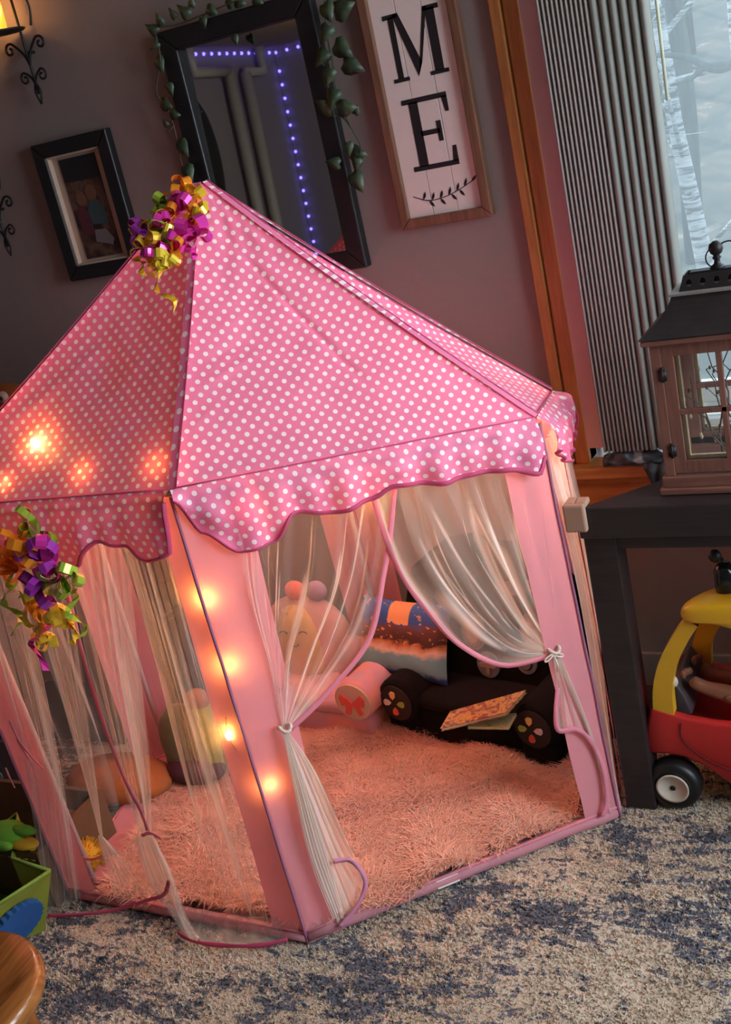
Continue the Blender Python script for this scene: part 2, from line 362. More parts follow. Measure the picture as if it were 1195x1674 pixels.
def facet(a, b_, n=80):
    # grid between ridge a and ridge b (apex to eave), slightly sagging
    A_, B_ = TT[a], TT[b_]; P = []; uv = []
    mid = (A_ + B_) / 2; nrm = (B_ - A_).cross(apex - A_).normalized()
    if nrm.dot(mid - V((ctr.x, ctr.y, 1.1))) < 0: nrm = -nrm
    ex = (B_ - A_).normalized(); ey = (apex - A_) - ex * (apex - A_).dot(ex); ey.normalize()
    seed = ord(a) * 3.1
    for i in range(n + 1):
        t = i / n; row = []
        for j in range(n + 1):
            s = j / n; e = A_.lerp(B_, s); r0 = .012
            ap = apex + (e - V((ctr.x, ctr.y, e.z))).normalized() * r0
            p = e.lerp(ap, t)
            sag = -.020 * math.sin(math.pi * t) * (.35 + .65 * math.sin(math.pi * s))
            wr = .0030 * noise.noise((s * 5 + seed, t * 9 - s * 4, seed)) + .0022 * math.sin(30 * (t + .35 * s) + 3 * noise.noise((s * 3, t * 3, seed))) * math.sin(math.pi * s) * math.sin(math.pi * t)
            if a == 'A':
                for (c0, c1, am) in CREASE:
                    d_ = c1 - c0; q_ = p - c0; u_ = max(0, min(1, q_.dot(d_) / d_.dot(d_))); dd = (q_ - d_ * u_).length; wr += am * math.exp(-(dd / .006) ** 2) * math.sin(math.pi * (.08 + .84 * u_)) * 1.0
            p = p + nrm * (sag + wr * min(1, 6 * s * (1 - s) + .1)); row.append(p)
            uv.append(((e.lerp(ap, t) - A_).dot(ex) * 1.0, (p - A_).dot(ey)))
        P.append(row)
    return P, uv, n
for k in range(6):
    a, b_ = order[k], order[(k + 1) % 6]
    P, uv, n = facet(a, b_); m = MB(); m.grid(P, n + 1, n + 1); m.build('roof_panel', M['roof'], tent, uv=uv)
for k in order:       # ridge seams
    e = TT[k]; out = (e - V((ctr.x, ctr.y, e.z))).normalized(); tan = V((-out.y, out.x, 0)); nr = (out * .55 + V((0, 0, .8)))
    pts = []; wv = []
    for i in range(24):
        t = i / 23; p = e.lerp(apex + out * .012, t) + nr * (-.0125 * math.sin(math.pi * t) * .35 * 1.6 + .0045); pts.append(p); wv.append(tan * (.018 if i % 2 else .016) + out * .002 * math.sin(i))
    m = MB(); m.strip([p + tan * .006 for p in pts], wv); m.build('roof_seam', M['roof'], tent, uv=[(q_[0] * .9 + .3, q_[2]) for q_ in m.v])
    m = MB(); m.tube([p + nr * .0015 + tan * .0145 for p in pts], .0011, 5); m.build('seam_piping', M['pinktrim'], tent)
# creased seam across the front facet
pts = [on_p(x, y, TT['A'], ((TT['B'] - TT['A']).cross(apex - TT['A'])).normalized()) + V((.003, -.004, .006 - .012 * 0)) for x, y in ((352, 366), (420, 440), (500, 522), (560, 580), (600, 620))]
# eave rods and base rods
for k in range(6):
    a, b_ = order[k], order[(k + 1) % 6]
    m = MB(); m.tube([TT[a].lerp(TT[b_], i / 8) + V((0, 0, .002)) for i in range(9)], .0022, 6); m.build('eave_piping', M['pinktrim'], tent)
    m = MB(); m.tube([TT[a].lerp(ctr + V((0, 0, .9)), .03) + V((0, 0, -.016)), TT[b_].lerp(ctr + V((0, 0, .9)), .03) + V((0, 0, -.016))], .005, 8); m.build('eave_rod', M['maroon'], tent)
    m = MB(); A_, B_ = TB[a], TB[b_]
    m.tube([A_.lerp(B_, i / 12) + V((0, 0, .013 + .001 * math.sin(i * 2.1))) for i in range(13)], .0125, 10); m.build('base_sleeve', M['pinkpost'], tent)
    m = MB(); m.tube([A_.lerp(B_, i / 12).lerp(ctr, -.012) + V((0, 0, .026)) for i in range(13)], .003, 6); m.build('base_piping', M['pinkband'], tent)
# floor sheet
m = MB(); m.add([TB[k].lerp(ctr, .01) + V((0, 0, .004)) for k in order], [tuple(range(6))]); m.build('floor_sheet', M['pinkpost'], tent, smooth=False)
# side skirt on the left back edge (F-E)
m = MB(); A_, B_ = TB['F'], TB['E']
P = [[A_.lerp(B_, i / 12).lerp(ctr, .0 + .16 * j / 4) + V((0, 0, .03 - .004 * j + .002 * math.sin(i))) for j in range(5)] for i in range(13)]
m.grid(P, 13, 5); m.build('floor_border', M['pinkpost'], tent)

# valances
def valance(a, b_, prof, depth=.115, flare=.020, seed=0, nn=110, nv=12):
    A_, B_ = TT[a], TT[b_]; ex = (B_ - A_); L = ex.length; exn = ex.normalized(); out = exn.cross(V((0, 0, 1))).normalized()
    if out.dot((A_ + B_) / 2 - V((ctr.x, ctr.y, 0))) < 0: out = -out
    P = []; uv = []; low = []
    for i in range(nn + 1):
        s = i / nn; d = prof(s); row = []
        for j in range(nv + 1):
            t = j / nv
            bul = flare * math.sin(min(1, t * 1.25) * math.pi * .62) + .007 * t * math.sin(s * 34 + seed + 2.2 * math.sin(s * 9 + seed)) + .004 * t * math.sin(s * 71 + seed * 2) + .004 * noise.noise((s * 14, t * 3, seed))
            p = A_.lerp(B_, s) + V((0, 0, -d * t + .002)) + out * (bul + .004)
            row.append(p); uv.append((s * L, -t * d))
        P.append(row); low.append(row[-1] + out * .001)
    m = MB(); m.grid(P, nn + 1, nv + 1); o = m.build('valance', M['roof'], tent, uv=uv)
    m = MB(); m.tube(low, .0048, 6, flat=.5); m.build('hem_trim', M['pinktrim'], tent)
def scal(pts):
    def f(s):
        for (s0, d0), (s1, d1) in zip(pts, pts[1:]):
            if s <= s1:
                u = (s - s0) / (s1 - s0); return lerp(d0, d1, smooth01(u))
        return pts[-1][1]
    return f
valance('A', 'B', scal([(0, .015), (.05, .085), (.13, .130), (.22, .125), (.29, .082), (.40, .095), (.50, .085), (.57, .068), (.70, .080), (.80, .078), (.88, .080), (.97, .098), (1, .07)]), seed=1)
def fa(lst): return [(1 - s, d) for s, d in lst][::-1]
valance('F', 'A', scal([(0, .02), (.06, .09), (.2, .12), (.32, .085), (.45, .12), (.60, .132), (.72, .082), (.80, .095), (.88, .125), (.97, .11), (1, .015)]), seed=2)
valance('B', 'C', scal([(0, .07), (.2, .105), (.45, .10), (.65, .075), (.85, .10), (1, .02)]), seed=3, flare=.035)
for q, (a, b_) in enumerate((('C', 'D'), ('D', 'E'), ('E', 'F'))):
    valance(a, b_, scal([(0, .03), (.15, .12), (.3, .11), (.5, .08), (.7, .11), (.85, .12), (1, .03)]), seed=4 + q)

# fabric posts
def post(k, wl, wr):
    i = order.index(k); nb, pb = order[(i + 1) % 6], order[(i - 1) % 6]
    P = []; N = 30
    for r in range(N + 1):
        t = r / N; c = TB[k].lerp(TT[k], t); c.z = lerp(.0, TT[k].z - .01, t)
        dn = (TB[nb].lerp(TT[nb], t) - TB[k].lerp(TT[k], t)).normalized(); dp = (TB[pb].lerp(TT[pb], t) - TB[k].lerp(TT[k], t)).normalized()
        out = -(dn + dp).normalized()
        wn = lerp(wr[0], wr[1], t); wp = lerp(wl[0], wl[1], t); row = []
        for s in (-1, -.75, -.5, -.25, -.08, 0, .08, .25, .5, .75, 1):
            ww, d = (wn, dn) if s > 0 else (wp, dp)
            p = c + d * ww * abs(s) + out * (.006 + .003 * noise.noise((s * 3, t * 7, i)) - (.012 * (1 - abs(s)) if abs(s) < .01 else 0) * 0)
            row.append(p)
        P.append(row)
    m = MB(); m.grid(P, N + 1, 11); m.build('fabric_post', M['pinkpost'], tent)
    m = MB(); m.tube([P[r][5] + (P[r][5] - ctr - V((0, 0, P[r][5].z))).normalized() * .002 for r in range(N + 1)], .0032, 6); m.build('post_piping', simple('mauve_piping', (.36, .13, .22), .6) if 'mauve_piping' not in bpy.data.materials else bpy.data.materials['mauve_piping'], tent)
    m = MB(); m.tube([TB[k].lerp(ctr, .075) + V((0, 0, .01)), TT[k].lerp(V((ctr.x, ctr.y, TT[k].z)), .075)], .006, 8); m.build('pole', simple('white_pole', (.6, .5, .5), .4) if 'white_pole' not in bpy.data.materials else bpy.data.materials['white_pole'], tent)
post('A', (.075, .04), (.078, .125)); post('B', (.075, .085), (.03, .03)); post('F', (.08, .08), (.085, .085))
post('E', (.08, .08), (.09, .10)); post('D', (.08, .1), (.08, .1)); post('C', (.08, .08), (.05, .08))

# net curtains
def sheet(strands, name='net_curtain', nu=150, nv=44, amp=.008, base=.16, seed=0, tie_end=False, ridges=14, rk=.55, tie_start=False, out=V((0, 0, 0)), fringe=0, trim=None, ramp_=None):
    K = len(strands); S = [cat(s, nv) for s in strands]; rs = random.Random(seed)
    rid = [(rs.random(), rs.choice((.004, .006, .022)), rs.uniform(.35, 1) * rk, rs.uniform(0, .35), rs.uniform(.6, 1.2)) for _ in range(ridges)]
    ph = [rs.uniform(0, 6.3) for _ in range(6)]
    P = []; dn = []; uv = []
    for i in range(nu):
        u = i / (nu - 1); row = []
        for j in range(nv):
            v = j / (nv - 1)
            uu = u + .018 * math.sin(2 * math.pi * (5 * u + .3 * v) + ph[0]) * math.sin(math.pi * u)
            q = max(0, min(1, uu)) * (K - 1); a = min(int(q), K - 2); f = q - a
            p0, p1, p2, p3 = S[max(a - 1, 0)][j], S[a][j], S[a + 1][j], S[min(a + 2, K - 1)][j]
            p = .5 * ((2 * p1) + (p2 - p0) * f + (2 * p0 - 5 * p1 + 4 * p2 - p3) * f * f + (3 * p1 - p0 - 3 * p2 + p3) * f ** 3)
            env = .35 + .65 * math.sin(math.pi * min(1, .15 + v)) 
            if tie_end: env *= (1 - v) ** .6 + .1
            if tie_start: env *= v ** .6 + .1
            fo = math.sin(2 * math.pi * 7 * u + ph[1] + 1.2 * math.sin(3 * v)) + .35 * math.sin(2 * math.pi * 15 * u + ph[2] + v * 2)
            p = p + out * (amp * env * fo)
            row.append(p)
            d = base * (1 + .35 * noise.noise((u * 9, v * 4, seed)))
            for (ru, rw, ra, v0, v1) in rid:
                du = (u - ru - .012 * math.sin(v * 5 + ru * 20)) / (rw * (1.1 + .5 * math.sin(v * 4 + ru * 9)))
                if abs(du) < 3 and v0 - .1 < v < v1 + .1: d += ra * math.exp(-du * du) * smooth01((v - v0) * 8 + .3) * smooth01((v1 - v) * 8 + .3)
            if tie_end: d += .75 * max(0, (v - .62) / .38) ** 2
            if tie_start: d += .75 * max(0, (.5 - v) / .5) ** 1.5
            if fringe and (u < fringe or u > 1 - fringe): d += .25
            dn.append(min(.95, d * (ramp_(u, v) if ramp_ else 1))); uv.append((u, v))
        P.append(row)
    m = MB(); m.grid(P, nu, nv); o = m.build(name, M['net'], tent, uv=uv, attr={'dens': dn}); return P
def fplane(a, b_, off=.0):
    p0 = (TB[a] + TB[b_]) / 2; q = (TT[a] + TT[b_]) / 2; n = (TB[b_] - TB[a]).cross(q - p0).normalized()
    if n.dot(V((p0.x, p0.y, 0)) - V((ctr.x, ctr.y, 0))) < 0: n = -n
    return p0 + n * off, n
pAB, nAB = fplane('A', 'B'); pFA, nFA = fplane('F', 'A')
def ground(p, x, y, e=.007):
    return p if p.z > e else on_z(x, y, e)
def AB(pts, o=0): return [ground(on_p(x, y, pAB + nAB * o, nAB), x, y, .007 + .3 * max(o, 0)) for x, y in pts]
def FA(pts, o=0): return [ground(on_p(x, y, pFA + nFA * (o - (.045 if y < 880 else 0)), nFA), x, y, .008 + .2 * max(o, 0)) for x, y in pts]
def ribbon(pts, wd, mat, name='edge_trim', nrm=None, n=40, parent=None, thick=.0012):
    c = cat(pts, n); m = MB(); wv = []
    for i in range(n):
        t = (c[min(i + 1, n - 1)] - c[max(i - 1, 0)]).normalized(); s = t.cross(nrm); s.normalize(); wv.append(s * wd + nrm * wd * .25 * math.sin(i * .5))
    m.strip(c, wv); return m.build(name, mat, parent or tent, solid=thick)
tieA = (466, 1190); tieB = (905, 1062)
sheet([AB(s, .004) for s in ([(380, 850), (408, 980), (440, 1090), (461, 1188)], [(430, 838), (428, 960), (447, 1080), (463, 1188)], [(490, 826), (482, 960), (462, 1080), (465, 1188)],
      [(545, 816), (535, 960), (500, 1070), (467, 1188)], [(600, 806), (580, 940), (535, 1060), (470, 1189)], [(645, 797), (628, 935), (600, 1050), (540, 1130), (474, 1193)])],
      base=.13, seed=11, tie_end=True, ridges=17, rk=.75, out=nAB, amp=.010)
ribbon(AB([(645, 797), (638, 870), (628, 935), (603, 1045), (545, 1122), (474, 1193)], .006), .011, M['pinkband'], nrm=nAB)
sheet([AB(s, .006) for s in ([(608, 806), (650, 925), (690, 985), (745, 1050), (820, 1086), (905, 1070)], [(655, 797), (720, 930), (785, 1015), (845, 1062), (905, 1067)], [(715, 784), (770, 900), (825, 985), (865, 1038), (905, 1063)],
      [(770, 775), (810, 880), (850, 970), (885, 1030), (905, 1060)], [(820, 765), (855, 880), (880, 970), (898, 1030), (906, 1057)], [(872, 755), (890, 880), (900, 970), (904, 1020), (908, 1054)])],
      base=.17, seed=23, tie_end=True, ridges=17, rk=.7, out=nAB, amp=.010)
ribbon(AB([(608, 806), (632, 885), (660, 945), (700, 1000), (752, 1054), (825, 1088), (905, 1070)], .009), .010, M['pinkband'], nrm=nAB)
# second inner layer of the right curtain
sheet([AB(s, -.012) for s in ([(650, 797), (680, 900), (740, 1000), (820, 1060), (905, 1064)], [(760, 775), (780, 880), (830, 990), (870, 1040), (906, 1060)], [(866, 756), (880, 880), (895, 1000), (908, 1056)])],
      base=.10, seed=29, tie_end=True, ridges=9, rk=.6, out=nAB, amp=.006, nu=90)
# tie bands and falling bundles
for c, o in ((tieA, .012), (tieB, .012)):
    p = AB([c], o)[0]; m = MB(); m.tube([p + V((.012 * math.cos(q), .012 * math.sin(q) * .8, .004 * math.sin(q * 2))) for q in [i * 2 * math.pi / 16 for i in range(17)]], .0035, 6, cap=False); m.build('tie_band', simple('cream_tie', (.8, .66, .56), .8) if 'cream_tie' not in bpy.data.materials else bpy.data.materials['cream_tie'], tent)
def bowloop(c, nrm, s, parent, mat):
    ex = V((1, 0, 0)) - nrm * nrm.x; ex.normalize()
    for sg in (-1, 1):
        pts = [c + ex * sg * s * math.sin(math.pi * t) + V((0, 0, -s * .9 * math.sin(math.pi * t) * t - s * .1 * t)) + nrm * .004 for t in [i / 12 for i in range(13)]]
        m = MB(); m.tube(pts, .0018, 5); m.build('tie_loop', mat, parent)
    m = MB(); m.tube([c + nrm * .004, c + V((.004, 0, -s * 1.2)) + nrm * .008, c + V((.001, 0, -s * 1.9)) + nrm * .006], .0017, 5); m.build('tie_tail', mat, parent)
bowloop(AB([(903, 1068)], .016)[0], nAB, .02, tent, bpy.data.materials['cream_tie'])
sheet([AB(s, .012) for s in ([(462, 1196), (478, 1270), (512, 1400), (552, 1512)], [(465, 1196), (490, 1270), (535, 1400), (572, 1500)], [(468, 1196), (503, 1262), (558, 1390), (596, 1455)], [(472, 1196), (514, 1258), (555, 1345), (584, 1412)])],
      base=.80, seed=31, tie_start=True, ridges=9, rk=.4, out=nAB, amp=.0035, nu=90, nv=36, ramp_=lambda u, v: lerp(1.15, .42, smooth01((u * v - .15) * 2)))
sheet([AB(s, .020) for s in ([(463, 1196), (476, 1270), (505, 1400), (545, 1505)], [(468, 1196), (494, 1270), (532, 1390), (560, 1480)])],
      base=.85, seed=33, tie_start=True, ridges=6, rk=.4, out=nAB, amp=.003, nu=50, nv=30, ramp_=lambda u, v: lerp(1.1, .7, v))
ribbon(AB([(545, 1408), (575, 1408), (597, 1440), (585, 1480), (556, 1515)], .024), .009, simple('mauve_trim', (.66, .25, .38), .7), nrm=nAB)
sheet([AB(s, .012) for s in ([(903, 1068), (909, 1120), (912, 1196)], [(905, 1068), (922, 1120), (942, 1194)], [(907, 1068), (938, 1140), (982, 1240)], [(911, 1068), (955, 1180), (992, 1300)], [(914, 1068), (966, 1200), (1000, 1335)])],
      base=.36, seed=37, tie_start=True, ridges=9, rk=.4, out=nAB, amp=.010, nu=90, nv=36)
ribbon(AB([(912, 1125), (909, 1160), (913, 1194), (940, 1192), (962, 1208), (985, 1250), (992, 1305), (985, 1335)], .018), .010, M['pinkband'], nrm=nAB)
# left front side (F-A)
sheet([FA(s, .010) for s in ([(-70, 850), (-10, 1040), (45, 1260), (78, 1492)], [(-30, 850), (30, 1050), (80, 1270), (105, 1484)], [(20, 860), (60, 1080), (105, 1300), (132, 1470)])],
      base=.13, seed=41, ridges=9, rk=.45, out=nFA, amp=.010)
sheet([FA(s, .016) for s in ([(10, 850), (75, 1040), (130, 1240), (163, 1366)], [(50, 850), (100, 1060), (140, 1240), (165, 1368)], [(105, 860), (128, 1060), (152, 1240), (168, 1368)])],
      base=.15, seed=43, tie_end=True, ridges=7, rk=.4, out=nFA, amp=.008, nu=80)
sheet([FA(s, .016) for s in ([(160, 1366), (175, 1420), (190, 1475)], [(166, 1366), (205, 1410), (250, 1460)])], base=.14, seed=44, tie_start=True, ridges=5, rk=.3, out=nFA, amp=.006, nu=50, nv=20)
sheet([FA(s, .018) for s in ([(96, 860), (150, 1090), (205, 1290), (232, 1364)], [(140, 850), (178, 1080), (218, 1290), (238, 1364)], [(170, 850), (205, 1080), (236, 1280), (242, 1364)], [(200, 850), (222, 1080), (243, 1250), (248, 1364)])],
      base=.17, seed=47, tie_end=True, ridges=10, rk=.45, out=nFA, amp=.010)
sheet([FA(s, .020) for s in ([(222, 1366), (240, 1430), (268, 1475), (298, 1522)], [(238, 1366), (265, 1430), (285, 1480), (310, 1530)], [(250, 1366), (280, 1430), (300, 1490), (325, 1536)])],
      base=.20, seed=48, tie_start=True, ridges=6, rk=.4, out=nFA, amp=.008, nu=60, nv=30)
sheet([FA(s, .008) for s in ([(190, 850), (255, 1080), (310, 1300), (370, 1500)], [(225, 850), (290, 1080), (350, 1300), (410, 1500)], [(262, 860), (325, 1080), (385, 1300), (440, 1505)])],
      base=.07, seed=53, ridges=12, rk=.45, out=nFA, amp=.010)
sheet([FA(s, .014) for s in ([(298, 1480), (294, 1505), (292, 1530)], [(380, 1495), (378, 1515), (375, 1543)], [(455, 1500), (460, 1515), (468, 1536)])], base=.28, seed=59, ridges=5, rk=.15, out=nFA, amp=.0008, nu=60, nv=12)
ribbon(FA([(290, 1525), (320, 1540), (375, 1546), (430, 1545), (470, 1536)], .020), .010, M['pinktrim'], nrm=nFA)
ribbon(FA([(78, 1497), (130, 1495), (190, 1487), (240, 1472), (268, 1462), (276, 1440)], .022), .008, M['pinktrim'], nrm=nFA)
ribbon(FA([(108, 960), (135, 1070), (165, 1170), (200, 1265), (228, 1320), (242, 1358)], .024), .010, M['pinkband'], nrm=nFA)
ribbon(FA([(232, 1366), (246, 1362), (262, 1370)], .026), .007, M['pinkband'], nrm=nFA)
for pts in ([(16, 1178), (32, 1212), (50, 1235), (70, 1256)], [(28, 1210), (42, 1232), (53, 1250)], [(9, 1255), (15, 1270), (24, 1288)]):
    ribbon(FA(pts, .03), .005, M['pinkband'], name='loose_tie', nrm=nFA, n=12)
ribbon(FA([(185, 1420 - 30), (150, 1405), (110, 1425 - 30)], -.02), .006, M['pinkband'], name='loose_tie', nrm=nFA, n=14)
# right side (B-C): net bulging outward beside the table
def side_net(a, b_, seed, base, bulge, ridges=8, rk=.35, amp=.012, k=5):
    p0, n = fplane(a, b_); st = []
    for i in range(k):
        s = lerp(.04, .96, i / (k - 1)); st.append([TT[a].lerp(TT[b_], s) + n * .01 + V((0, 0, -.05)), (TT[a].lerp(TT[b_], s) * .6 + TB[a].lerp(TB[b_], s) * .4) + n * bulge, (TT[a].lerp(TT[b_], s) * .25 + TB[a].lerp(TB[b_], s) * .75) + n * bulge * .6, TB[a].lerp(TB[b_], s) + n * .008 + V((0, 0, .02))])
    sheet(st, base=base, seed=seed, ridges=ridges, rk=rk, out=n, amp=amp, nu=110, nv=36)
    return n
nBC = side_net('B', 'C', 61, .34, .022, amp=.008)
ribbon([TT['B'].lerp(TT['C'], .25) + nBC * .03 + V((0, 0, -.07)), TB['B'].lerp(TT['B'], .65).lerp(TB['C'], .12) + nBC * .035, TB['B'].lerp(TT['B'], .35).lerp(TB['C'], .1) + nBC * .03, TB['B'].lerp(TB['C'], .1) + nBC * .02 + V((0, 0, .03))], .008, M['pinkband'], nrm=nBC)
side_net('C', 'D', 63, .08, .004, 6, .25); side_net('D', 'E', 65, .09, .004, 8, .3); side_net('E', 'F', 67, .10, .004, 8, .3)
# tied back curtain on the far left back side: small gather
pEF, nEF = fplane('E', 'F')
# care label on the base
m = MB(); p = TB['A'].lerp(TB['B'], .40); q = TB['A'].lerp(TB['B'], .47); nn_ = nAB
m.add([p + nn_ * .013 + V((0, 0, .008)), q + nn_ * .013 + V((0, 0, .008)), q + nn_ * .004 + V((0, 0, .028)), p + nn_ * .004 + V((0, 0, .028))], [(0, 1, 2, 3)]); m.build('care_label', simple('white_label', (.8, .75, .68), .7), tent, smooth=False, solid=.001)

# ---- fairy lights
fl = thing('fairy_lights', 'string of amber fairy lights strung inside the pink tent posts and eaves', 'string lights', (TB['A'].x, TB['A'].y, .3))
bulbs = []
def inside(p, off): return p + (V((ctr.x, ctr.y, p.z)) - p).normalized() * off
pB = AB([(335, 975)], -.028)[0]
for (x, y, pl, o) in ((338, 978, 'AB', -.022), (375, 1084, 'AB', -.024), (373, 1203, 'AB', -.022), (440, 1278, 'AB', -.014), (400, 838, 'AB', -.02), (590, 815, 'AB', -.03)):
    bulbs.append(on_p(x, y, pAB + nAB * o, nAB))
for s in (.06, .36, .68, .9): bulbs.append(inside(TT['A'].lerp(TT['F'], s), .05) + V((0, 0, .016)))
bulbs.append(inside(TT['A'].lerp(TT['F'], .62), .09) + V((0, 0, .09)))
for s in (.15, .5, .85): bulbs.append(inside(TT['E'].lerp(TT['D'], s), .05) + V((0, 0, -.01)))
for s in (.25, .6, .9): bulbs.append(inside(TT['D'].lerp(TT['C'], s), .05) + V((0, 0, -.01)))  # bulbs on this hidden back eave are added to light the tent interior
m = MB(); m.tube(cat([bulbs[5], bulbs[4], bulbs[0], bulbs[1], bulbs[2], bulbs[3]], 60), .0012, 5); m.tube(cat([bulbs[4]] + bulbs[6:10], 40), .0012, 5); m.tube(cat([bulbs[9], inside(TT['E'], .05)] + bulbs[11:17], 60), .0012, 5)
m.build('wire', simple('clear_wire', (.5, .3, .15), .4), fl)
for i, p in enumerate(bulbs):
    m = MB(); m.lathe([(.001, -.009), (.004, -.006), (.005, 0), (.004, .005), (.001, .008)], 10, p); m.build('bulb', M['lampglow'], fl)
    light('bulb_light', 'POINT', p + V((0, 0, .012)), (.03 if i == 3 else .11 if i < 4 else .10 if i < 11 else 1.5), (1, .42, .06) if i < 11 else (1, .66, .42), .008)

# ================================================================= FUR RUG in the tent
fpoly = [on_z(x, y, .02) for x, y in ((172, 1468), (300, 1478), (440, 1490), (500, 1520), (560, 1500), (640, 1478), (700, 1450), (775, 1415), (790, 1395), (815, 1400), (870, 1370), (925, 1342), (945, 1330), (955, 1300), (950, 1262))] + [V((-.86, 2.2, .02)), V((-1.38, 2.27, .02)), V((-1.78, 1.97, .02))] + [on_z(288, 1276, .02), on_z(232, 1362, .02)]
fr = thing('fur_rug', 'shaggy salmon pink faux fur throw spread on the tent floor', 'rug', (ctr.x, ctr.y, .006))
FP = np.array([[p.x, p.y] for p in fpoly])
def inpoly(p):
    x, y = p[:, 0], p[:, 1]; c = np.zeros(len(p), bool); n = len(FP)
    for i in range(n):
        x1, y1 = FP[i]; x2, y2 = FP[(i + 1) % n]
        cond = ((y1 > y) != (y2 > y)); xi = (x2 - x1) * (y - y1) / (y2 - y1 + 1e-12) + x1; c ^= cond & (x < xi)
    return c
def fh(p):
    x, y = p[:, 0], p[:, 1]
    return .016 + .008 * np.sin(x * 17 + np.sin(y * 11) * 1.3) * np.sin(y * 15 + x * 4) + .012 * np.clip(np.sin(x * 9 - y * 21 + .8), 0, 1) ** 3 + .007 * np.sin(x * 31 + y * 19)
def fur_region(rs, N):
    x = rs.uniform(FP[:, 0].min(), FP[:, 0].max(), N); y = rs.uniform(FP[:, 1].min(), FP[:, 1].max(), N); p = np.stack([x, y], 1); return p[inpoly(p)]
gx, gy = np.meshgrid(np.linspace(FP[:, 0].min(), FP[:, 0].max(), 110), np.linspace(FP[:, 1].min(), FP[:, 1].max(), 90), indexing='ij')
gp = np.stack([gx.ravel(), gy.ravel()], 1); gi = inpoly(gp); gz = fh(gp)
m = MB(); idx = {}
for i in range(109):
    for j in range(89):
        q = [i * 90 + j, (i + 1) * 90 + j, (i + 1) * 90 + j + 1, i * 90 + j + 1]
        if all(gi[q]):
            f = []
            for a in q:
                if a not in idx: idx[a] = len(m.v); m.v.append((gp[a, 0], gp[a, 1], gz[a]))
                f.append(idx[a])
            m.f.append(tuple(f))
m.build('rug_hide', M['furbase'], fr, solid=.006)
tufts('fur_pile', M['fur'], fr, 190000, fur_region, fh, .030, .0024, 1.5, 5, bend=.9)
# lifted corners, each a small dark maroon notch
for (x, y, s) in ((800, 1398, 1), (950, 1322, 1.3), (880, 1362, .7)):
    p = on_z(x, y, .02); m = MB(); d = (TB['B'] - TB['A']).normalized(); m.add([p - d * .012 * s + nAB * .012, p + d * .012 * s + nAB * .012, p + d * .006 + V((0, 0, .024 * s)) - nAB * .004], [(0, 1, 2)]); m.build('lifted_edge', M['maroon'], fr, smooth=False, solid=.003)

# ================================================================= GIFT BOWS
foil = {}
for nm, c in dict(orange=(.95, .30, .02), gold=(.90, .58, .03), magenta=(.80, .04, .42), purple=(.42, .04, .48), lime=(.42, .62, .06), yellow=(.95, .72, .06)).items():
    t = NT('foil_' + nm); t.b.inputs['Base Color'].default_value = (*c, 1); t.b.inputs['Metallic'].default_value = .3; t.b.inputs['Roughness'].default_value = .22; t.b.inputs['Specular IOR Level'].default_value = .8
    foil[nm] = t.m
def curl(c, d, side, L, wd, turns, mat, parent, rs, loop=True):
    d = d.normalized(); n = d.cross(side); n = n.normalized() if n.length > 1e-4 else V((0, 0, 1)); s = n.cross(d).normalized(); pts = []; wv = []; N = 10 if loop else 12
    for i in range(N):
        t = i / (N - 1)
        if loop: p = c + d * L * math.sin(math.pi * t) + n * (L * .32 * math.sin(2 * math.pi * t))
        else: p = c + d * L * t + n * (L * .16 * math.sin(turns * 2 * math.pi * t)) + s * (L * .16 * math.cos(turns * 2 * math.pi * t)) + V((0, 0, -L * .25 * t * t))
        pts.append(p); q = s if loop else (s * math.sin(turns * 6.28 * t) + n * math.cos(turns * 6.28 * t)) * .7 + s * .5; wv.append(q.normalized() * wd * (1 - .3 * t if not loop else 1))
    m = MB(); m.strip(pts, wv); m.build('ribbon_loop' if loop else 'ribbon_curl', mat, parent, solid=.0006, smooth=False)
def gift_bow(name, label, spots, parent_loc, seed, toward, group, k_=1.0, cnt=4):
    t = thing(name, label, 'ribbon bow', parent_loc, group); rs = random.Random(seed)
    for (p, col, kind, L) in spots:
        for _ in range(cnt if kind == 'l' else 1):
            d = V((rs.uniform(-1, 1), rs.uniform(-1.0, .1), rs.uniform(-.7, .8) * k_ ** 2)) if kind == 'l' else V((rs.uniform(-.5, .5), rs.uniform(-.6, 0), -1))
            curl(p, d, V((rs.uniform(-1, 1), rs.uniform(-1, 1), rs.uniform(-1, 1))), L * k_ * rs.uniform(.7, 1.15), rs.uniform(.013, .020), rs.uniform(.8, 1.6), foil[col], t, rs, kind == 'l')
    return t
def sp(lst, plane): return [(plane(x, y), c, k, L) for x, y, c, k, L in lst]
top_spots = [(305, 310, 'orange', 'l', .035), (325, 318, 'gold', 'l', .03), (290, 325, 'orange', 'l', .035), (322, 345, 'gold', 'l', .03), (300, 340, 'magenta', 'l', .035), (328, 350, 'orange', 'l', .028), (310, 360, 'magenta', 'l', .04), (322, 380, 'magenta', 'l', .035), (262, 338, 'lime', 'l', .035), (275, 330, 'lime', 'l', .025), (240, 365, 'gold', 'l', .04), (262, 365, 'magenta', 'l', .035), (285, 350, 'orange', 'l', .035), (278, 372, 'lime', 'l', .035), (250, 390, 'purple', 'l', .035), (295, 392, 'magenta', 'l', .035), (262, 395, 'lime', 'l', .03), (285, 380, 'yellow', 'l', .02), (240, 405, 'gold', 'l', .035), (285, 410, 'orange', 'l', .025), (255, 415, 'magenta', 'l', .025), (265, 430, 'yellow', 'l', .028), (275, 432, 'yellow', 'l', .028), (235, 375, 'purple', 'l', .03), (225, 420, 'gold', 'c', .03), (250, 440, 'gold', 'c', .06), (310, 395, 'magenta', 'c', .03)]
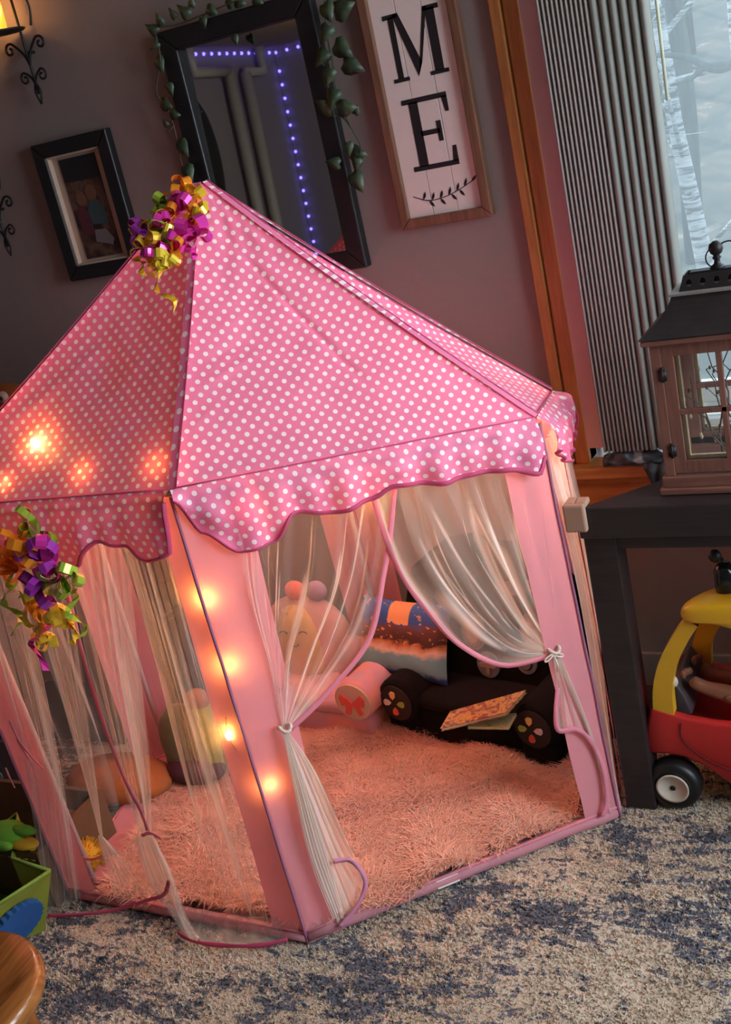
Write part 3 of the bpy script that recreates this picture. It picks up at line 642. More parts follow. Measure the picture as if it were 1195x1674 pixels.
gift_bow('ribbon_bow', 'cluster of curly foil ribbons pinned to the peak of the pink tent roof', sp(top_spots, lambda x, y: on_y(x, y, lerp(1.80, 1.60, (y - 310) / 130))), (-1.3, 1.75, 1.33), 5, None, None)
low_spots = [(45, 855, 'gold', 'l', .03), (55, 850, 'lime', 'l', .03), (30, 885, 'orange', 'l', .04), (45, 905, 'orange', 'l', .045), (35, 930, 'orange', 'l', .04), (22, 905, 'orange', 'l', .03), (70, 880, 'magenta', 'l', .035), (70, 910, 'purple', 'l', .04), (75, 940, 'purple', 'l', .04), (60, 960, 'purple', 'l', .035), (88, 920, 'magenta', 'l', .03), (100, 945, 'lime', 'l', .03), (125, 935, 'lime', 'l', .03), (112, 965, 'lime', 'c', .05), (45, 985, 'gold', 'l', .035), (85, 985, 'gold', 'l', .035), (95, 995, 'yellow', 'l', .03), (10, 930, 'lime', 'c', .05), (10, 950, 'lime', 'c', .06), (70, 1005, 'magenta', 'c', .07), (60, 1010, 'lime', 'c', .035), (85, 1040, 'yellow', 'l', .02), (75, 1045, 'yellow', 'l', .02), (55, 940, 'orange', 'c', .06), (115, 1000, 'orange', 'c', .025), (125, 1010, 'yellow', 'c', .03), (65, 870, 'lime', 'l', .03)]
gift_bow('ribbon_bow', 'bunch of foil ribbons hanging from the shaded left eave of the pink tent', sp(low_spots, lambda x, y: FA([(x, y)], .065)[0]), FA([(60, 940)], .05)[0], 9, None, None, 1.35, 3)

# ================================================================= SOFAS, PILLOWS, BOOKS IN THE TENT
def arm_roll(c, r, y0, y1, z0, wdt, d):
    pass
dS = V((.98, -.20, 0)).normalized(); nS = V((dS.y, -dS.x, 0))      # sofa axis and the direction its front faces
S0 = V((-1.30, 2.13, 0))
FS = Matrix(((dS.x, nS.x, 0, S0.x), (dS.y, nS.y, 0, S0.y), (0, 0, 1, 0), (0, 0, 0, 1)))
def F(u, v, z): return FS @ V((u, v, z))
sofa = thing('kids_armchair', 'small black plush childs armchair with game controller buttons printed on it', 'armchair', S0)
def rbox(u0, u1, v0, v1, z0, z1, name, mat, parent, bev=.02, Fm=None):
    m = MB(); m.box(u0, u1, v0, v1, z0, z1, Fm or FS); o = m.build(name, mat, parent, bevel=bev); o.modifiers['bevel'].segments = 4; return o
rbox(.05, .46, -.26, .0, .012, .115, 'base', M['plushblk'], sofa, .02)
rbox(.09, .42, -.14, .006, .105, .145, 'seat_cushion', M['plushblk'], sofa, .022)
# backrest: rounded controller-like slab
prof = [(.0, .08), (.0, .30), (.03, .40), (.09, .445), (.17, .46), (.22, .445), (.27, .445), (.32, .46), (.41, .445), (.46, .40), (.49, .30), (.49, .08)]
m = MB(); m.prism(prof, lambda u, z: F(u, -.11 - z * .10, z), lambda u, z: F(u, -.25 - z * .08, z)); o = m.build('backrest', M['plushblk'], sofa, bevel=.02); o.modifiers['bevel'].segments = 4
petc = {'y': (.80, .55, .18), 'g': (.30, .45, .08), 'w': (.75, .62, .55), 'r': (.65, .10, .05)}
for k_, c_ in petc.items(): M['pet' + k_] = simple('petal_' + k_, c_, .8)
for (uc, cols) in ((.055, 'ygrw'), (.435, 'ywrg')):
    m = MB(); ring = []
    for i in range(20):
        th = 2 * math.pi * i / 20; ring.append((uc + .058 * math.cos(th), .13 + .060 * math.sin(th)))
    poly = [(u, max(z, .012) if abs(u - uc) > .2 else z) for u, z in ring]
    m.prism(poly, lambda u, z: F(u, .022, z), lambda u, z: F(u, -.25, z)); arm = m.build('armrest', M['plushblk'], sofa, bevel=.012); arm.modifiers['bevel'].segments = 3
    m = MB(); m.box(uc - .046, uc + .046, -.25, .015, .012, .12, FS); m.build('arm_side', M['plushblk'], sofa, bevel=.01)
    m = MB(); m.prism([(uc + .045 * math.cos(t_), .13 + .047 * math.sin(t_)) for t_ in [2 * math.pi * i / 20 for i in range(20)]], lambda u, z: F(u, .026, z), lambda u, z: F(u, .018, z)); m.build('arm_face', M['plushdk'], arm, smooth=False)
    for q, ch in enumerate(cols):
        th = math.pi / 2 - q * math.pi / 2; cx, cz = uc - .004 + .019 * math.cos(th), .130 + .021 * math.sin(th); pe = []
        ax = V((math.cos(th), math.sin(th))); pr = V((-ax.y, ax.x))
        for (a, b2) in ((-.010, 0), (-.004, .006), (.007, .008), (.011, .004), (.011, -.004), (.007, -.008), (-.004, -.006)):
            pe.append((cx + ax.x * a + pr.x * b2, cz + ax.y * a + pr.y * b2))
        m = MB(); m.prism(pe, lambda u, z: F(u, .030, z), lambda u, z: F(u, .025, z)); m.build('button', M['pet' + ch], arm, smooth=False)
M['greyprint'] = simple('grey_print', (.16, .17, .17), .9); M['pinkprint'] = simple('dusty_print', (.34, .22, .20), .9)
def disc(uc, zc, ru, rz, name, mat, off, parent=None, n=24, inner=0):
    m = MB(); pl = [(uc + ru * math.cos(2 * math.pi * i / n), zc + rz * math.sin(2 * math.pi * i / n)) for i in range(n)]
    m.prism(pl, lambda u, z: F(u, -.106 - z * .10 + off, z), lambda u, z: F(u, -.112 - z * .10, z)); return m.build(name, mat, parent or sofa, smooth=False)
for (x, y, ru, rz, t_) in ((800, 1085, .031, .033, 'plus'), (862, 1080, .028, .031, 'ring'), (775, 1030, .034, .048, 'oval'), (868, 1030, .026, .042, 'oval')):
    # find on backrest plane
    p = None
    for it in range(4):
        v_ = -.11 - (.25 if it == 0 else z_) * .10; pp = on_p(x, y, F(0, v_, 0), nS); q = FS.inverted() @ pp; z_ = q.z
    if t_ == 'plus':
        disc(q.x, q.z, ru, rz, 'printed_button', M['greyprint'], .003)
        m = MB(); pl = []
        for i in range(32):
            th = 2 * math.pi * i / 32; r_ = .016 + .009 * math.cos(4 * th); pl.append((q.x + r_ * math.cos(th), q.z + r_ * math.sin(th)))
        m.prism(pl, lambda u, z: F(u, -.100 - z * .10, z), lambda u, z: F(u, -.11 - z * .10, z)); m.build('printed_cross', M['pinkprint'], sofa, smooth=False)
    elif t_ == 'ring':
        disc(q.x, q.z, ru, rz, 'printed_button', M['greyprint'], .003); disc(q.x, q.z, ru * .62, rz * .68, 'printed_ring', M['plushblk'], .005); disc(q.x, q.z, ru * .53, rz * .58, 'printed_centre', M['greyprint'], .007)
    else:
        disc(q.x, q.z, ru, rz, 'printed_oval', M['greyprint'], .003); disc(q.x, q.z, ru * .75, rz * .8, 'printed_ring', M['pinkprint'], .005); disc(q.x, q.z, ru * .5, rz * .6, 'printed_centre', M['cream'], .007)
# small ears/knobs of print at the top
disc(.40, .40, .022, .024, 'printed_oval', M['pinkprint'], .003); disc(.33, .385, .03, .016, 'printed_oval', M['greyprint'], .003)

# books lying on the seat
def bookcov(name, cols, sc_=60):
    t = NT(name); n = t.noise(t.coord(), sc_, 3, .6, .5); t.l(t.ramp(n, cols), t.b.inputs['Base Color']); t.b.inputs['Roughness'].default_value = .35; return t.m
BK1 = bookcov('brown_book_cover', [(.30, (.35, .04, .03)), (.44, (.18, .08, .04)), (.52, (.50, .35, .22)), (.58, (.55, .34, .04)), (.68, (.25, .04, .03))])
BK2 = bookcov('green_book_cover', [(.35, (.35, .55, .18)), (.55, (.65, .72, .45)), (.7, (.25, .45, .15))])
def book(label, P4, th, cov, group=None):
    t = thing('picture_book', label, 'book', (P4[0] + P4[2]) / 2)
    n = (P4[1] - P4[0]).cross(P4[3] - P4[0]).normalized(); n = n if n.z > 0 else -n
    def lay(lo, hi, ins, name, mat):
        c = sum(P4, V((0, 0, 0))) / 4; pp = [p.lerp(c, ins) for p in P4]; m = MB(); m.add([p + n * lo for p in pp] + [p + n * hi for p in pp], [(3, 2, 1, 0), (4, 5, 6, 7)] + [(i, (i + 1) % 4, 4 + (i + 1) % 4, 4 + i) for i in range(4)]); m.build(name, mat, t, smooth=False)
    lay(0, .002, 0, 'back_cover', cov); lay(.002, th - .002, .03, 'pages', simple('page_edge', (.75, .62, .45), .8) if 'page_edge' not in bpy.data.materials else bpy.data.materials['page_edge']); lay(th - .002, th, 0, 'front_cover', cov); return t, n
def bp(x, y, z): return on_z(x, y, z)
b2, n_ = book('thin green picture book lying under the red and brown one on the black seat', [bp(765, 1192, .162), bp(832, 1193, .162), bp(845, 1170, .165), bp(790, 1172, .165)], .007, BK2)
b1, n_ = book('red and brown picture book lying askew on the seat of the black armchair', [bp(722, 1196, .172), bp(738, 1168, .178), bp(862, 1133, .205), bp(828, 1170, .195)], .009, BK1)
# plush pastel armchair behind
t = NT('pastel_tiedye_plush'); n = t.noise(t.coord(), 5, 3, .5, .8); t.l(t.ramp(n, [(.3, (.52, .48, .42)), (.45, (.80, .36, .28)), (.6, (.62, .36, .48)), (.75, (.50, .42, .42))]), t.b.inputs['Base Color']); t.b.inputs['Roughness'].default_value = .95; M['tiedye'] = t.m
pinks = thing('kids_armchair', 'small pastel pink plush childs armchair with a coral bow on its arm', 'armchair', (-1.5, 2.17, 0))
d2 = V((.99, -.12, 0)).normalized(); n2 = V((d2.y, -d2.x, 0)); S2 = V((-1.70, 2.13, 0)); F2 = Matrix(((d2.x, n2.x, 0, S2.x), (d2.y, n2.y, 0, S2.y), (0, 0, 1, 0), (0, 0, 0, 1)))
rbox(0, .38, -.20, .0, .012, .095, 'base', M['tiedye'], pinks, .02, F2)
rbox(.03, .31, -.19, .005, .08, .125, 'seat_cushion', M['tiedye'], pinks, .02, F2)
rbox(.0, .36, -.215, -.14, .06, .20, 'backrest', M['tiedye'], pinks, .03, F2)
pc = F2.inverted() @ on_p(577, 1148, F2 @ V((0, .02, 0)), n2)
for (uc, isr) in ((pc.x, 1), (.02, 0)):
    m = MB(); ring = [(uc + .056 * math.cos(2 * math.pi * i / 28), .105 + .052 * math.sin(2 * math.pi * i / 28)) for i in range(28)]
    zc = pc.z if isr else .1; ring = [(u, z - .105 + zc) for u, z in ring]
    m.prism(ring, lambda u, z: F2 @ V((u, .018, z)), lambda u, z: F2 @ V((u, -.20, z))); arm = m.build('armrest', M['tiedye'], pinks, bevel=.008)
    m = MB(); m.prism([(uc + (u - uc) * .93, zc + (z - zc) * .93) for u, z in ring], lambda u, z: F2 @ V((u, .022, z)), lambda u, z: F2 @ V((u, .015, z))); m.build('arm_face', simple('ivory_felt', (.62, .50, .40), .9) if 'ivory_felt' not in bpy.data.materials else bpy.data.materials['ivory_felt'], arm, smooth=False)
    if isr:
        bowp = [(a_ * 1.25, b_ * 1.25) for a_, b_ in [(0, 0), (-.008, .007), (-.024, .018), (-.03, .008), (-.027, -.008), (-.016, -.008), (-.022, -.026), (-.010, -.028), (-.003, -.008), (.003, -.008), (.012, -.028), (.022, -.022), (.014, -.008), (.027, -.006), (.03, .010), (.022, .018), (.008, .007)]]
        m = MB(); m.prism([(uc + u, zc + z) for u, z in bowp], lambda u, z: F2 @ V((u, .026, z)), lambda u, z: F2 @ V((u, .020, z))); m.build('bow_emblem', simple('coral_felt', (.72, .12, .10), .9), arm, smooth=False)
def cushion(name, label, c, ex, ez, wd, h, th, mat, cat_='pillow', nn=24, pinch=.12):
    ex = ex.normalized(); ey = ez.normalized().cross(ex).normalized(); ez = ex.cross(ey).normalized()
    t = thing(name, label, cat_, c - ez * h / 2); m = MB()
    P1 = []; P2 = []; 
    for i in range(nn + 1):
        r1 = []; r2 = []
        for j in range(nn + 1):
            a, b_ = 2 * i / nn - 1, 2 * j / nn - 1; th_ = max(0, (1 - a ** 4) * (1 - b_ ** 4)) ** .5 * th / 2
            q = c + ex * (a * wd / 2 * (1 - pinch * (1 - b_ * b_) * .6)) + ez * (b_ * h / 2 * (1 - pinch * (1 - a * a) * .6)); wr = .004 * noise.noise((a * 4, b_ * 4, wd))
            r1.append(q - ey * (th_ + wr * th_ * 20)); r2.append(q + ey * th_)
        P1.append(r1); P2.append(r2)
    m.grid(P1, nn + 1, nn + 1); m.grid([r[::-1] for r in P2], nn + 1, nn + 1)
    u0 = [(2 * i / nn - 1, 2 * j / nn - 1) for i in range(nn + 1) for j in range(nn + 1)]; u1 = [(2 * i / nn - 1, 1 - 2 * j / nn) for i in range(nn + 1) for j in range(nn + 1)]
    o = m.build('cover', mat, t, uv=u0 + u1); return t, ex, ey, ez
# printed pillow: generic sea, sand and blue shapes
t = NT('seaside_print'); uvn = t.new('ShaderNodeTexCoord'); sp_ = t.new('ShaderNodeSeparateXYZ'); t.l(uvn.outputs['UV'], sp_.inputs[0]); un, vn = sp_.outputs[0], sp_.outputs[1]
wv_ = t.new('ShaderNodeMapping'); t.l(uvn.outputs['UV'], wv_.inputs[0]); n = t.noise(wv_.outputs[0], 2.2, 4, .6); vv = t.math('MULTIPLY_ADD', t.math('SUBTRACT', n, .5), .55, vn)
col = t.ramp(t.math('MULTIPLY_ADD', vv, .5, .5), [(.06, (.02, .05, .20)), (.12, (.16, .33, .36)), (.30, (.15, .36, .42)), (.36, (.72, .55, .45)), (.46, (.45, .17, .05)), (.50, (.06, .02, .02)), (.66, (.13, .05, .04)), (.74, (.03, .09, .30)), (.9, (.04, .12, .36))])
sl = t.noise(wv_.outputs[0], 7, 2); col = t.mix(t.math('MULTIPLY', t.math('GREATER_THAN', sl, .62), t.math('GREATER_THAN', vn, -.1)), col, (.55, .25, .10))
sail = t.math('MULTIPLY', t.math('LESS_THAN', t.math('ABSOLUTE', t.math('SUBTRACT', un, .0)), .24), t.math('GREATER_THAN', vv, .42)); col = t.mix(sail, col, (.75, .36, .16))
t.l(col, t.b.inputs['Base Color']); t.b.inputs['Roughness'].default_value = .85; M['sea'] = t.m
pc_ = on_y(660, 1045, 2.22); 
pil = cushion('pillow', 'bed pillow printed with blue sea and sand, propped beside the black armchair', pc_ + V((0, .0, 0)), V((.99, -.14, -.02)), V((.0, .45, .9)), .27, .20, .07, M['sea'])
# round cream and pink plush with sleeping face
pp = on_y(508, 1052, 2.27)
t = thing('plush_cushion', 'round pink plush cushion with a yellow smiling sleepy face behind the net', 'plush toy', pp - V((0, 0, .15)))
MB().ell(pp, (.135, .05, .145), p=.9).build('body', simple('pale_pink_plush', (.58, .36, .33), .95, nz=.1, sheen=.3), t)
MB().ell(pp + V((-.005, -.022, .01)), (.075, .045, .12), p=.9).build('belly', simple('butter_plush', (.60, .42, .16), .95, nz=.1, sheen=.3), t)
for sx in (-1, 1):
    c_ = pp + V((.0 + sx * .030, -.066, .065)); MB().tube([c_ + V((.012 * math.cos(a), 0, .007 * math.sin(a))) for a in [math.pi * i / 8 for i in range(9)]], .0015, 5).build('closed_eye', M['ink'], t)
MB().tube([pp + V((.0 + .010 * math.cos(a), -.070, .038 + .008 * math.sin(a))) for a in [math.pi + math.pi * i / 8 for i in range(9)]], .0013, 5).build('mouth', M['ink'], t)
for sx in (-1, 1): MB().ell(pp + V((.03 + sx * .032, -.005, .16)), (.03, .02, .028)).build('ear', simple('coral_plush' if sx < 0 else 'lilac_plush', (.75, .22, .18) if sx < 0 else (.34, .26, .38), .95), t)
pp2 = on_y(590, 1065, 2.25)
t = thing('plush_cushion', 'mauve round plush cushion between the sleepy faced plush and the printed pillow', 'plush toy', pp2 - V((0, 0, .07)))
MB().ell(pp2 + V((-.02, -.0, -.03)), (.06, .04, .075)).build('body', simple('mauve_plush', (.42, .22, .24), .95, nz=.2, sheen=.3), t)
# olive shaggy plush leaning inside near the back-left post
pg = on_z(318, 1272, .03); t = thing('plush_toy', 'shaggy dark olive plush animal leaning inside the tent left of front post', 'plush toy', pg)
mo = simple('olive_plush', (.10, .105, .03), .95, nz=.5, nscale=25, sheen=.3); mo2 = simple('moss_plush', (.34, .30, .06), .95, nz=.3, nscale=30)
MB().ell(pg + V((-.02, .03, .09)), (.06, .05, .10), p=.85).build('body', mo, t); MB().ell(pg + V((.05, .03, .10)), (.045, .045, .11), p=.85).build('arm', mo2, t); MB().ell(pg + V((.015, .0, .03)), (.085, .05, .035)).build('foot', simple('plum_plush', (.07, .03, .05), .95), t)
MB().ell(pg + V((.05, .035, .205)), (.032, .03, .03)).build('head', simple('rust_plush', (.35, .14, .07), .95), t)

# ================================================================= SIDE TABLE
tb = thing('console_table', 'black brown console table with thick square legs under the window', 'table', (-.2, 2.15, 0))
top = [(-.668, 1.925), (.72, 1.925), (.72, 2.40), (-.37, 2.40), (-.49, 2.10)]
MB().prism(top, lambda x, y: V((x, y, .632)), lambda x, y: V((x, y, .695))).build('tabletop', M['black_wood'], tb, smooth=False, bevel=.003)
for (x0, x1, y0, y1) in ((-.668, -.605, 1.945, 2.005), (.64, .71, 1.945, 2.005), (.64, .71, 2.32, 2.39), (-.30, -.24, 2.32, 2.39)):
    MB().box(x0, x1, y0, y1, 0, .632).build('leg', M['black_wood'], tb, smooth=False, bevel=.003)
MB().box(-.605, .64, 1.95, 1.97, .60, .632).build('apron', M['black_wood'], tb, smooth=False)
cp = thing('corner_guard', 'beige foam corner guard stuck on the left corner of the black table', 'corner guard', (-.675, 1.92, .65))
m = MB(); m.box(-.688, -.646, 1.909, 1.9248, .652, .708); m.box(-.688, -.6682, 1.9248, 1.957, .652, .708); m.box(-.6682, -.646, 1.9248, 1.957, .6953, .708); m.build('foam', simple('beige_foam', (.42, .26, .18), .8), cp, smooth=False, bevel=.004)

# ================================================================= LANTERN
LX0, LY0, LZ = -.505, 1.985, .696; LW, LD = .235, .17
lan = thing('lantern', 'wooden lantern with four pane glass door and dark metal roof on the black table', 'lantern', (LX0 + LW / 2, LY0 + LD / 2, LZ))
wl = wood('redwood_stain', (.13, .05, .035), (.24, .10, .07), rough=.6); wlh = wood('redwood_stain_rail', (.13, .05, .035), (.24, .10, .07), axis=0, rough=.6)
x0, x1, y0, y1 = LX0, LX0 + LW, LY0, LY0 + LD
m = MB(); m.box(x0 - .012, x1 + .012, y0 - .012, y1 + .012, LZ, LZ + .012); m.box(x0 - .006, x1 + .006, y0 - .006, y1 + .006, LZ + .012, LZ + .034); m.build('base', wlh, lan, smooth=False, bevel=.002)
zb, zt = LZ + .034, LZ + .285
for (xx, yy) in ((x0, y0), (x1 - .018, y0), (x0, y1 - .018), (x1 - .018, y1 - .018)):
    MB().box(xx, xx + .018, yy, yy + .018, zb, zt).build('corner_post', wl, lan, smooth=False, bevel=.001)
MB().box(x0 - .012, x1 + .012, y0 - .012, y1 + .012, zt, zt + .010).build('eave', wlh, lan, smooth=False, bevel=.002)
MB().box(x0 + .018, x1 - .018, y1 - .014, y1 - .004, zb, zb + .018).build('back_rail', wlh, lan, smooth=False)
# side frames (inner light wood)
M['paleoak'] = wood('pale_wood', (.62, .46, .24), (.80, .64, .38), rough=.6)
def doorframe(ax0, ax1, yy, name):
    d = MB(); d.box(ax0, ax0 + .022, yy, yy + .012, zb + .004, zt - .002); d.box(ax1 - .022, ax1, yy, yy + .012, zb + .004, zt - .002); d.box(ax0 + .022, ax1 - .022, yy, yy + .012, zt - .024, zt - .002); d.box(ax0 + .022, ax1 - .022, yy, yy + .012, zb + .004, zb + .028)
    cx = (ax0 + ax1) / 2; cz = (zb + zt) / 2 - .004; d.box(cx - .005, cx + .005, yy, yy + .010, zb + .028, zt - .024); d.box(ax0 + .022, ax1 - .022, yy, yy + .010, cz - .005, cz + .005)
    o = d.build(name, wl, lan, smooth=False, bevel=.001)
    g = MB(); g.box(ax0 + .022, ax1 - .022, yy + .006, yy + .008, zb + .028, zt - .024); g.build('pane', glassmat('lantern_glass', .03) if 'lantern_glass' not in bpy.data.materials else bpy.data.materials['lantern_glass'], o, smooth=False)
    l2 = MB(); l2.box(ax0 + .020, ax0 + .029, yy + .010, yy + .020, zb + .02, zt - .02); l2.box(ax1 - .029, ax1 - .020, yy + .010, yy + .020, zb + .02, zt - .02); l2.box(ax0 + .022, ax1 - .022, yy + .012, yy + .020, zb + .020, zb + .034); l2.build('inner_bead', M['paleoak'], o, smooth=False)
    return o
dr = doorframe(x0 + .018, x1 - .018, y0 + .002, 'door')
doorframe(x0 + .018, x1 - .018, y1 - .014, 'back_frame')
m = MB()
m.box(x0 + .002, x0 + .012, y0 + .018, y0 + .034, zb, zt); m.box(x0 + .002, x0 + .012, y1 - .034, y1 - .018, zb, zt); m.box(x0 + .002, x0 + .012, y0 + .034, y1 - .034, zb, zb + .02); m.build('side_frame', M['paleoak'], lan, smooth=False)
MB().box(x0 + .005, x0 + .007, y0 + .034, y1 - .034, zb + .02, zt).build('side_pane', bpy.data.materials['lantern_glass'], lan, smooth=False)
for hz in (zb + .048, zt - .058):
    m = MB(); xx = x0 + .018; m.tube([(xx, y0 - .002, hz - .012), (xx, y0 - .002, hz + .012)], .0028, 8); m.box(xx - .007, xx + .007, y0 - .0015, y0 + .001, hz - .010, hz + .010); m.tube([(xx, y0 - .002, hz + .013), (xx, y0 - .002, hz + .016)], .0036, 8); m.build('hinge', M['iron'], lan)
# metal roof: flared pyramid, crown with holes, finial ring
M['roofmetal'] = simple('aged_dark_metal', (.045, .040, .045), .42, metal=.6, nz=.5, nscale=14)
zr = zt + .010; prof_r = [(0, -.018), (.18, .0), (.45, .018), (.75, .038), (1.0, .056)]
m = MB(); K = len(prof_r); hw, hd = LW / 2 + .015, LD / 2 + .015; tw, td = LW / 2 - .040, LD / 2 - .045; cx, cy = (x0 + x1) / 2, (y0 + y1) / 2
ringv = []
for i in range(9):
    s = i / 8; k = 1 - (1 - s) ** 1.45; wx, wy = lerp(hw, tw, k), lerp(hd, td, k); z = zr + .002 + .062 * s ** 1.1; ringv += [(cx - wx, cy - wy, z), (cx + wx, cy - wy, z), (cx + wx, cy + wy, z), (cx - wx, cy + wy, z)]
m.add(ringv, [(i * 4 + j, i * 4 + (j + 1) % 4, i * 4 + 4 + (j + 1) % 4, i * 4 + 4 + j) for i in range(8) for j in range(4)] + [(32, 33, 34, 35), (3, 2, 1, 0)]); m.build('roof', M['roofmetal'], lan, smooth=False)
zc = zr + .066
MB().box(cx - tw - .004, cx + tw + .004, cy - td - .004, cy + td + .004, zc - .003, zc + .001).build('roof_lip', simple('worn_edge', (.35, .33, .30), .5, metal=.5), lan, smooth=False)
for side in range(4):   # crown plates with real holes
    W2, nrm_ = ((tw, V((0, -1, 0))), (td, V((1, 0, 0))), (tw, V((0, 1, 0))), (td, V((-1, 0, 0))))[side]; ex_ = V((-nrm_.y, nrm_.x, 0)); depth_ = td if side % 2 == 0 else tw
    nh = 5 if side % 2 == 0 else 3; m = MB(); cell = 2 * (W2 - .012) / nh; H = .028
    def pt(u, z): return V((cx, cy, zc)) + ex_ * (u * (1 - .0 * z)) + nrm_ * (depth_ - .012 - z * .35) + V((0, 0, z))
    for h_ in range(nh):
        uc = -(W2 - .012) + cell * (h_ + .5); sq = []; ho = []
        for i in range(16):
            th = 2 * math.pi * i / 16; c_, s_ = math.cos(th), math.sin(th); q = max(abs(c_), abs(s_)); u = uc + c_ / q * cell / 2; z = H / 2 + s_ / q * H / 2; sq.append(pt(u * (1 - z * 6), z)); ho.append(pt(uc * (1 - H / 2 * 6) + c_ * .0052, H / 2 + s_ * .0062))
        m.add(sq + ho, [(i, (i + 1) % 16, 16 + (i + 1) % 16, 16 + i) for i in range(16)])
    m.build('crown_plate', M['roofmetal'], lan, smooth=False, solid=.0015)
MB().box(cx - tw + .03, cx + tw - .03, cy - td + .028, cy + td - .028, zc + .027, zc + .030).build('crown_cap', M['roofmetal'], lan, smooth=False)
m = MB(); m.lathe([(.014, 0), (.011, .004), (.006, .008), (.005, .014), (.008, .018), (.005, .022), (.010, .026), (.013, .034), (.011, .042), (.004, .047)], 16, (cx, cy, zc + .030)); m.build('finial', M['iron'], lan)
m = MB(); m.tube([(cx + .022 + .024 * math.cos(a), cy, zc + .050 + .024 * math.sin(a)) for a in [2 * math.pi * i / 24 for i in range(20)]], .0014, 6); m.tube([(cx - .006 + .013 * math.cos(a), cy, zc + .048 + .016 * math.sin(a)) for a in [1.2 + math.pi * 1.3 * i / 14 for i in range(15)]], .0014, 6); m.build('hanging_ring', M['iron'], lan)
# twigs and candle tray inside
tw_ = thing('twig_bundle', 'bundle of bare twigs with tiny lights standing inside the wooden lantern', 'twigs', (cx, cy, zb)); rs = random.Random(3); twm = simple('twig_bark', (.10, .07, .05), .8)
bud = simple('tiny_warm_led', (.8, .72, .5), .3)
for i in range(11):
    p = V((cx + rs.uniform(-.03, .06), cy + rs.uniform(-.02, .02), zb + .004)); pts = [p]; d = V((rs.uniform(-.7, .7), rs.uniform(-.25, .25), 1)); nst = rs.randint(6, 8)
    for s in range(nst):
        d = (d + V((rs.uniform(-.6, .6), rs.uniform(-.3, .3), rs.uniform(-.1, .2)))).normalized(); q = pts[-1] + d * .030
        q.x = min(max(q.x, x0 + .016), x1 - .025); q.y = min(max(q.y, y0 + .03), y1 - .03); q.z = min(q.z, zt - .02); pts.append(q)
    m = MB(); m.tube(pts, [.0022 - .0012 * k_ / nst for k_ in range(len(pts))], 5)
    for s in range(2, len(pts), 2):
        e = pts[s] + V((rs.uniform(-.02, .02), rs.uniform(-.01, .01), rs.uniform(0, .02))); e.x = min(max(e.x, x0 + .014), x1 - .022); e.z = min(e.z, zt - .01); m.tube([pts[s], e], [.0010, .0007], 4)
        m.ell(e, (.0025, .0025, .004), 6, 5)
    m.build('twig', twm, tw_)
for i in range(8):
    p = V((cx + rs.uniform(-.08, .06), cy + rs.uniform(-.03, .03), zb + rs.uniform(.02, .2))); MB().ell(p, (.0028, .0028, .0045), 8, 6).build('led_bud', bud, tw_)
bt = thing('battery_pack', 'small silver wired battery pack on the lantern floor', 'battery pack', (cx + .06, cy, zb)); m = MB(); m.box(cx + .02, cx + .085, cy - .02, cy + .02, zb, zb + .012); m.build('case', simple('silver_case', (.45, .44, .42), .3, metal=.7), bt, smooth=False, bevel=.003)
m = MB(); m.tube([V((cx + .02 + .03 * math.cos(a * 1.7), cy + .02 * math.sin(a * 2.3), zb + .015 + .006 * math.sin(a))) for a in [i * .5 for i in range(24)]], .0009, 4); m.build('wire', simple('silver_wire', (.6, .58, .52), .3, metal=.8), bt)

# ================================================================= TOY CAR, DOLL
car = thing('toy_car', 'toddlers red and yellow toy coupe parked under the black table', 'toy car', (-.4, 2.07, 0))
M['carred'] = simple('red_plastic', (.50, .02, .018), .45, nz=.05); M['caryel'] = simple('yellow_plastic', (.72, .40, .015), .38, nz=.05, coat=.2)
Y0, Y1 = 1.965, 2.20
side = [(-.606, .125), (-.612, .150), (-.606, .190), (-.592, .236), (-.56, .226), (-.52, .214), (-.47, .206), (-.41, .204), (-.30, .210), (-.10, .225), (-.03, .215), (-.02, .12), (-.06, .11), (-.09, .06), (-.16, .045), (-.36, .035), (-.42, .045), (-.465, .075), (-.50, .105), (-.54, .124), (-.575, .127)]
for ya, yb in ((Y0, Y0 + .022), (Y1 - .022, Y1)):
    MB().prism(side, lambda x, z: V((x, ya, z)), lambda x, z: V((x, yb, z))).build('side_panel', M['carred'], car, bevel=.006)
MB().prism([(-.60, .13), (-.60, .17), (-.575, .175), (-.5, .15), (-.1, .15), (-.04, .2), (-.03, .13), (-.1, .09), (-.4, .08), (-.5, .12)], lambda x, z: V((x, Y0 + .01, z)), lambda x, z: V((x, Y1 - .01, z))).build('floor_pan', M['carred'], car, bevel=.004)
MB().prism([(-.612, .13), (-.614, .16), (-.606, .20), (-.594, .236), (-.57, .236), (-.565, .20), (-.58, .13)], lambda x, z: V((x, Y0 + .005, z)), lambda x, z: V((x, Y1 - .005, z))).build('nose', M['carred'], car, bevel=.008)
m = MB(); m.tube(cat([(-.535, Y0 - .001, .205), (-.538, Y0 - .001, .175), (-.525, Y0 - .001, .15), (-.49, Y0 - .001, .12), (-.44, Y0 - .001, .098), (-.38, Y0 - .001, .095), (-.26, Y0 - .001, .10)], 40), .0016, 5); m.build('door_seam', simple('dark_red_plastic', (.12, .004, .005), .8), car)
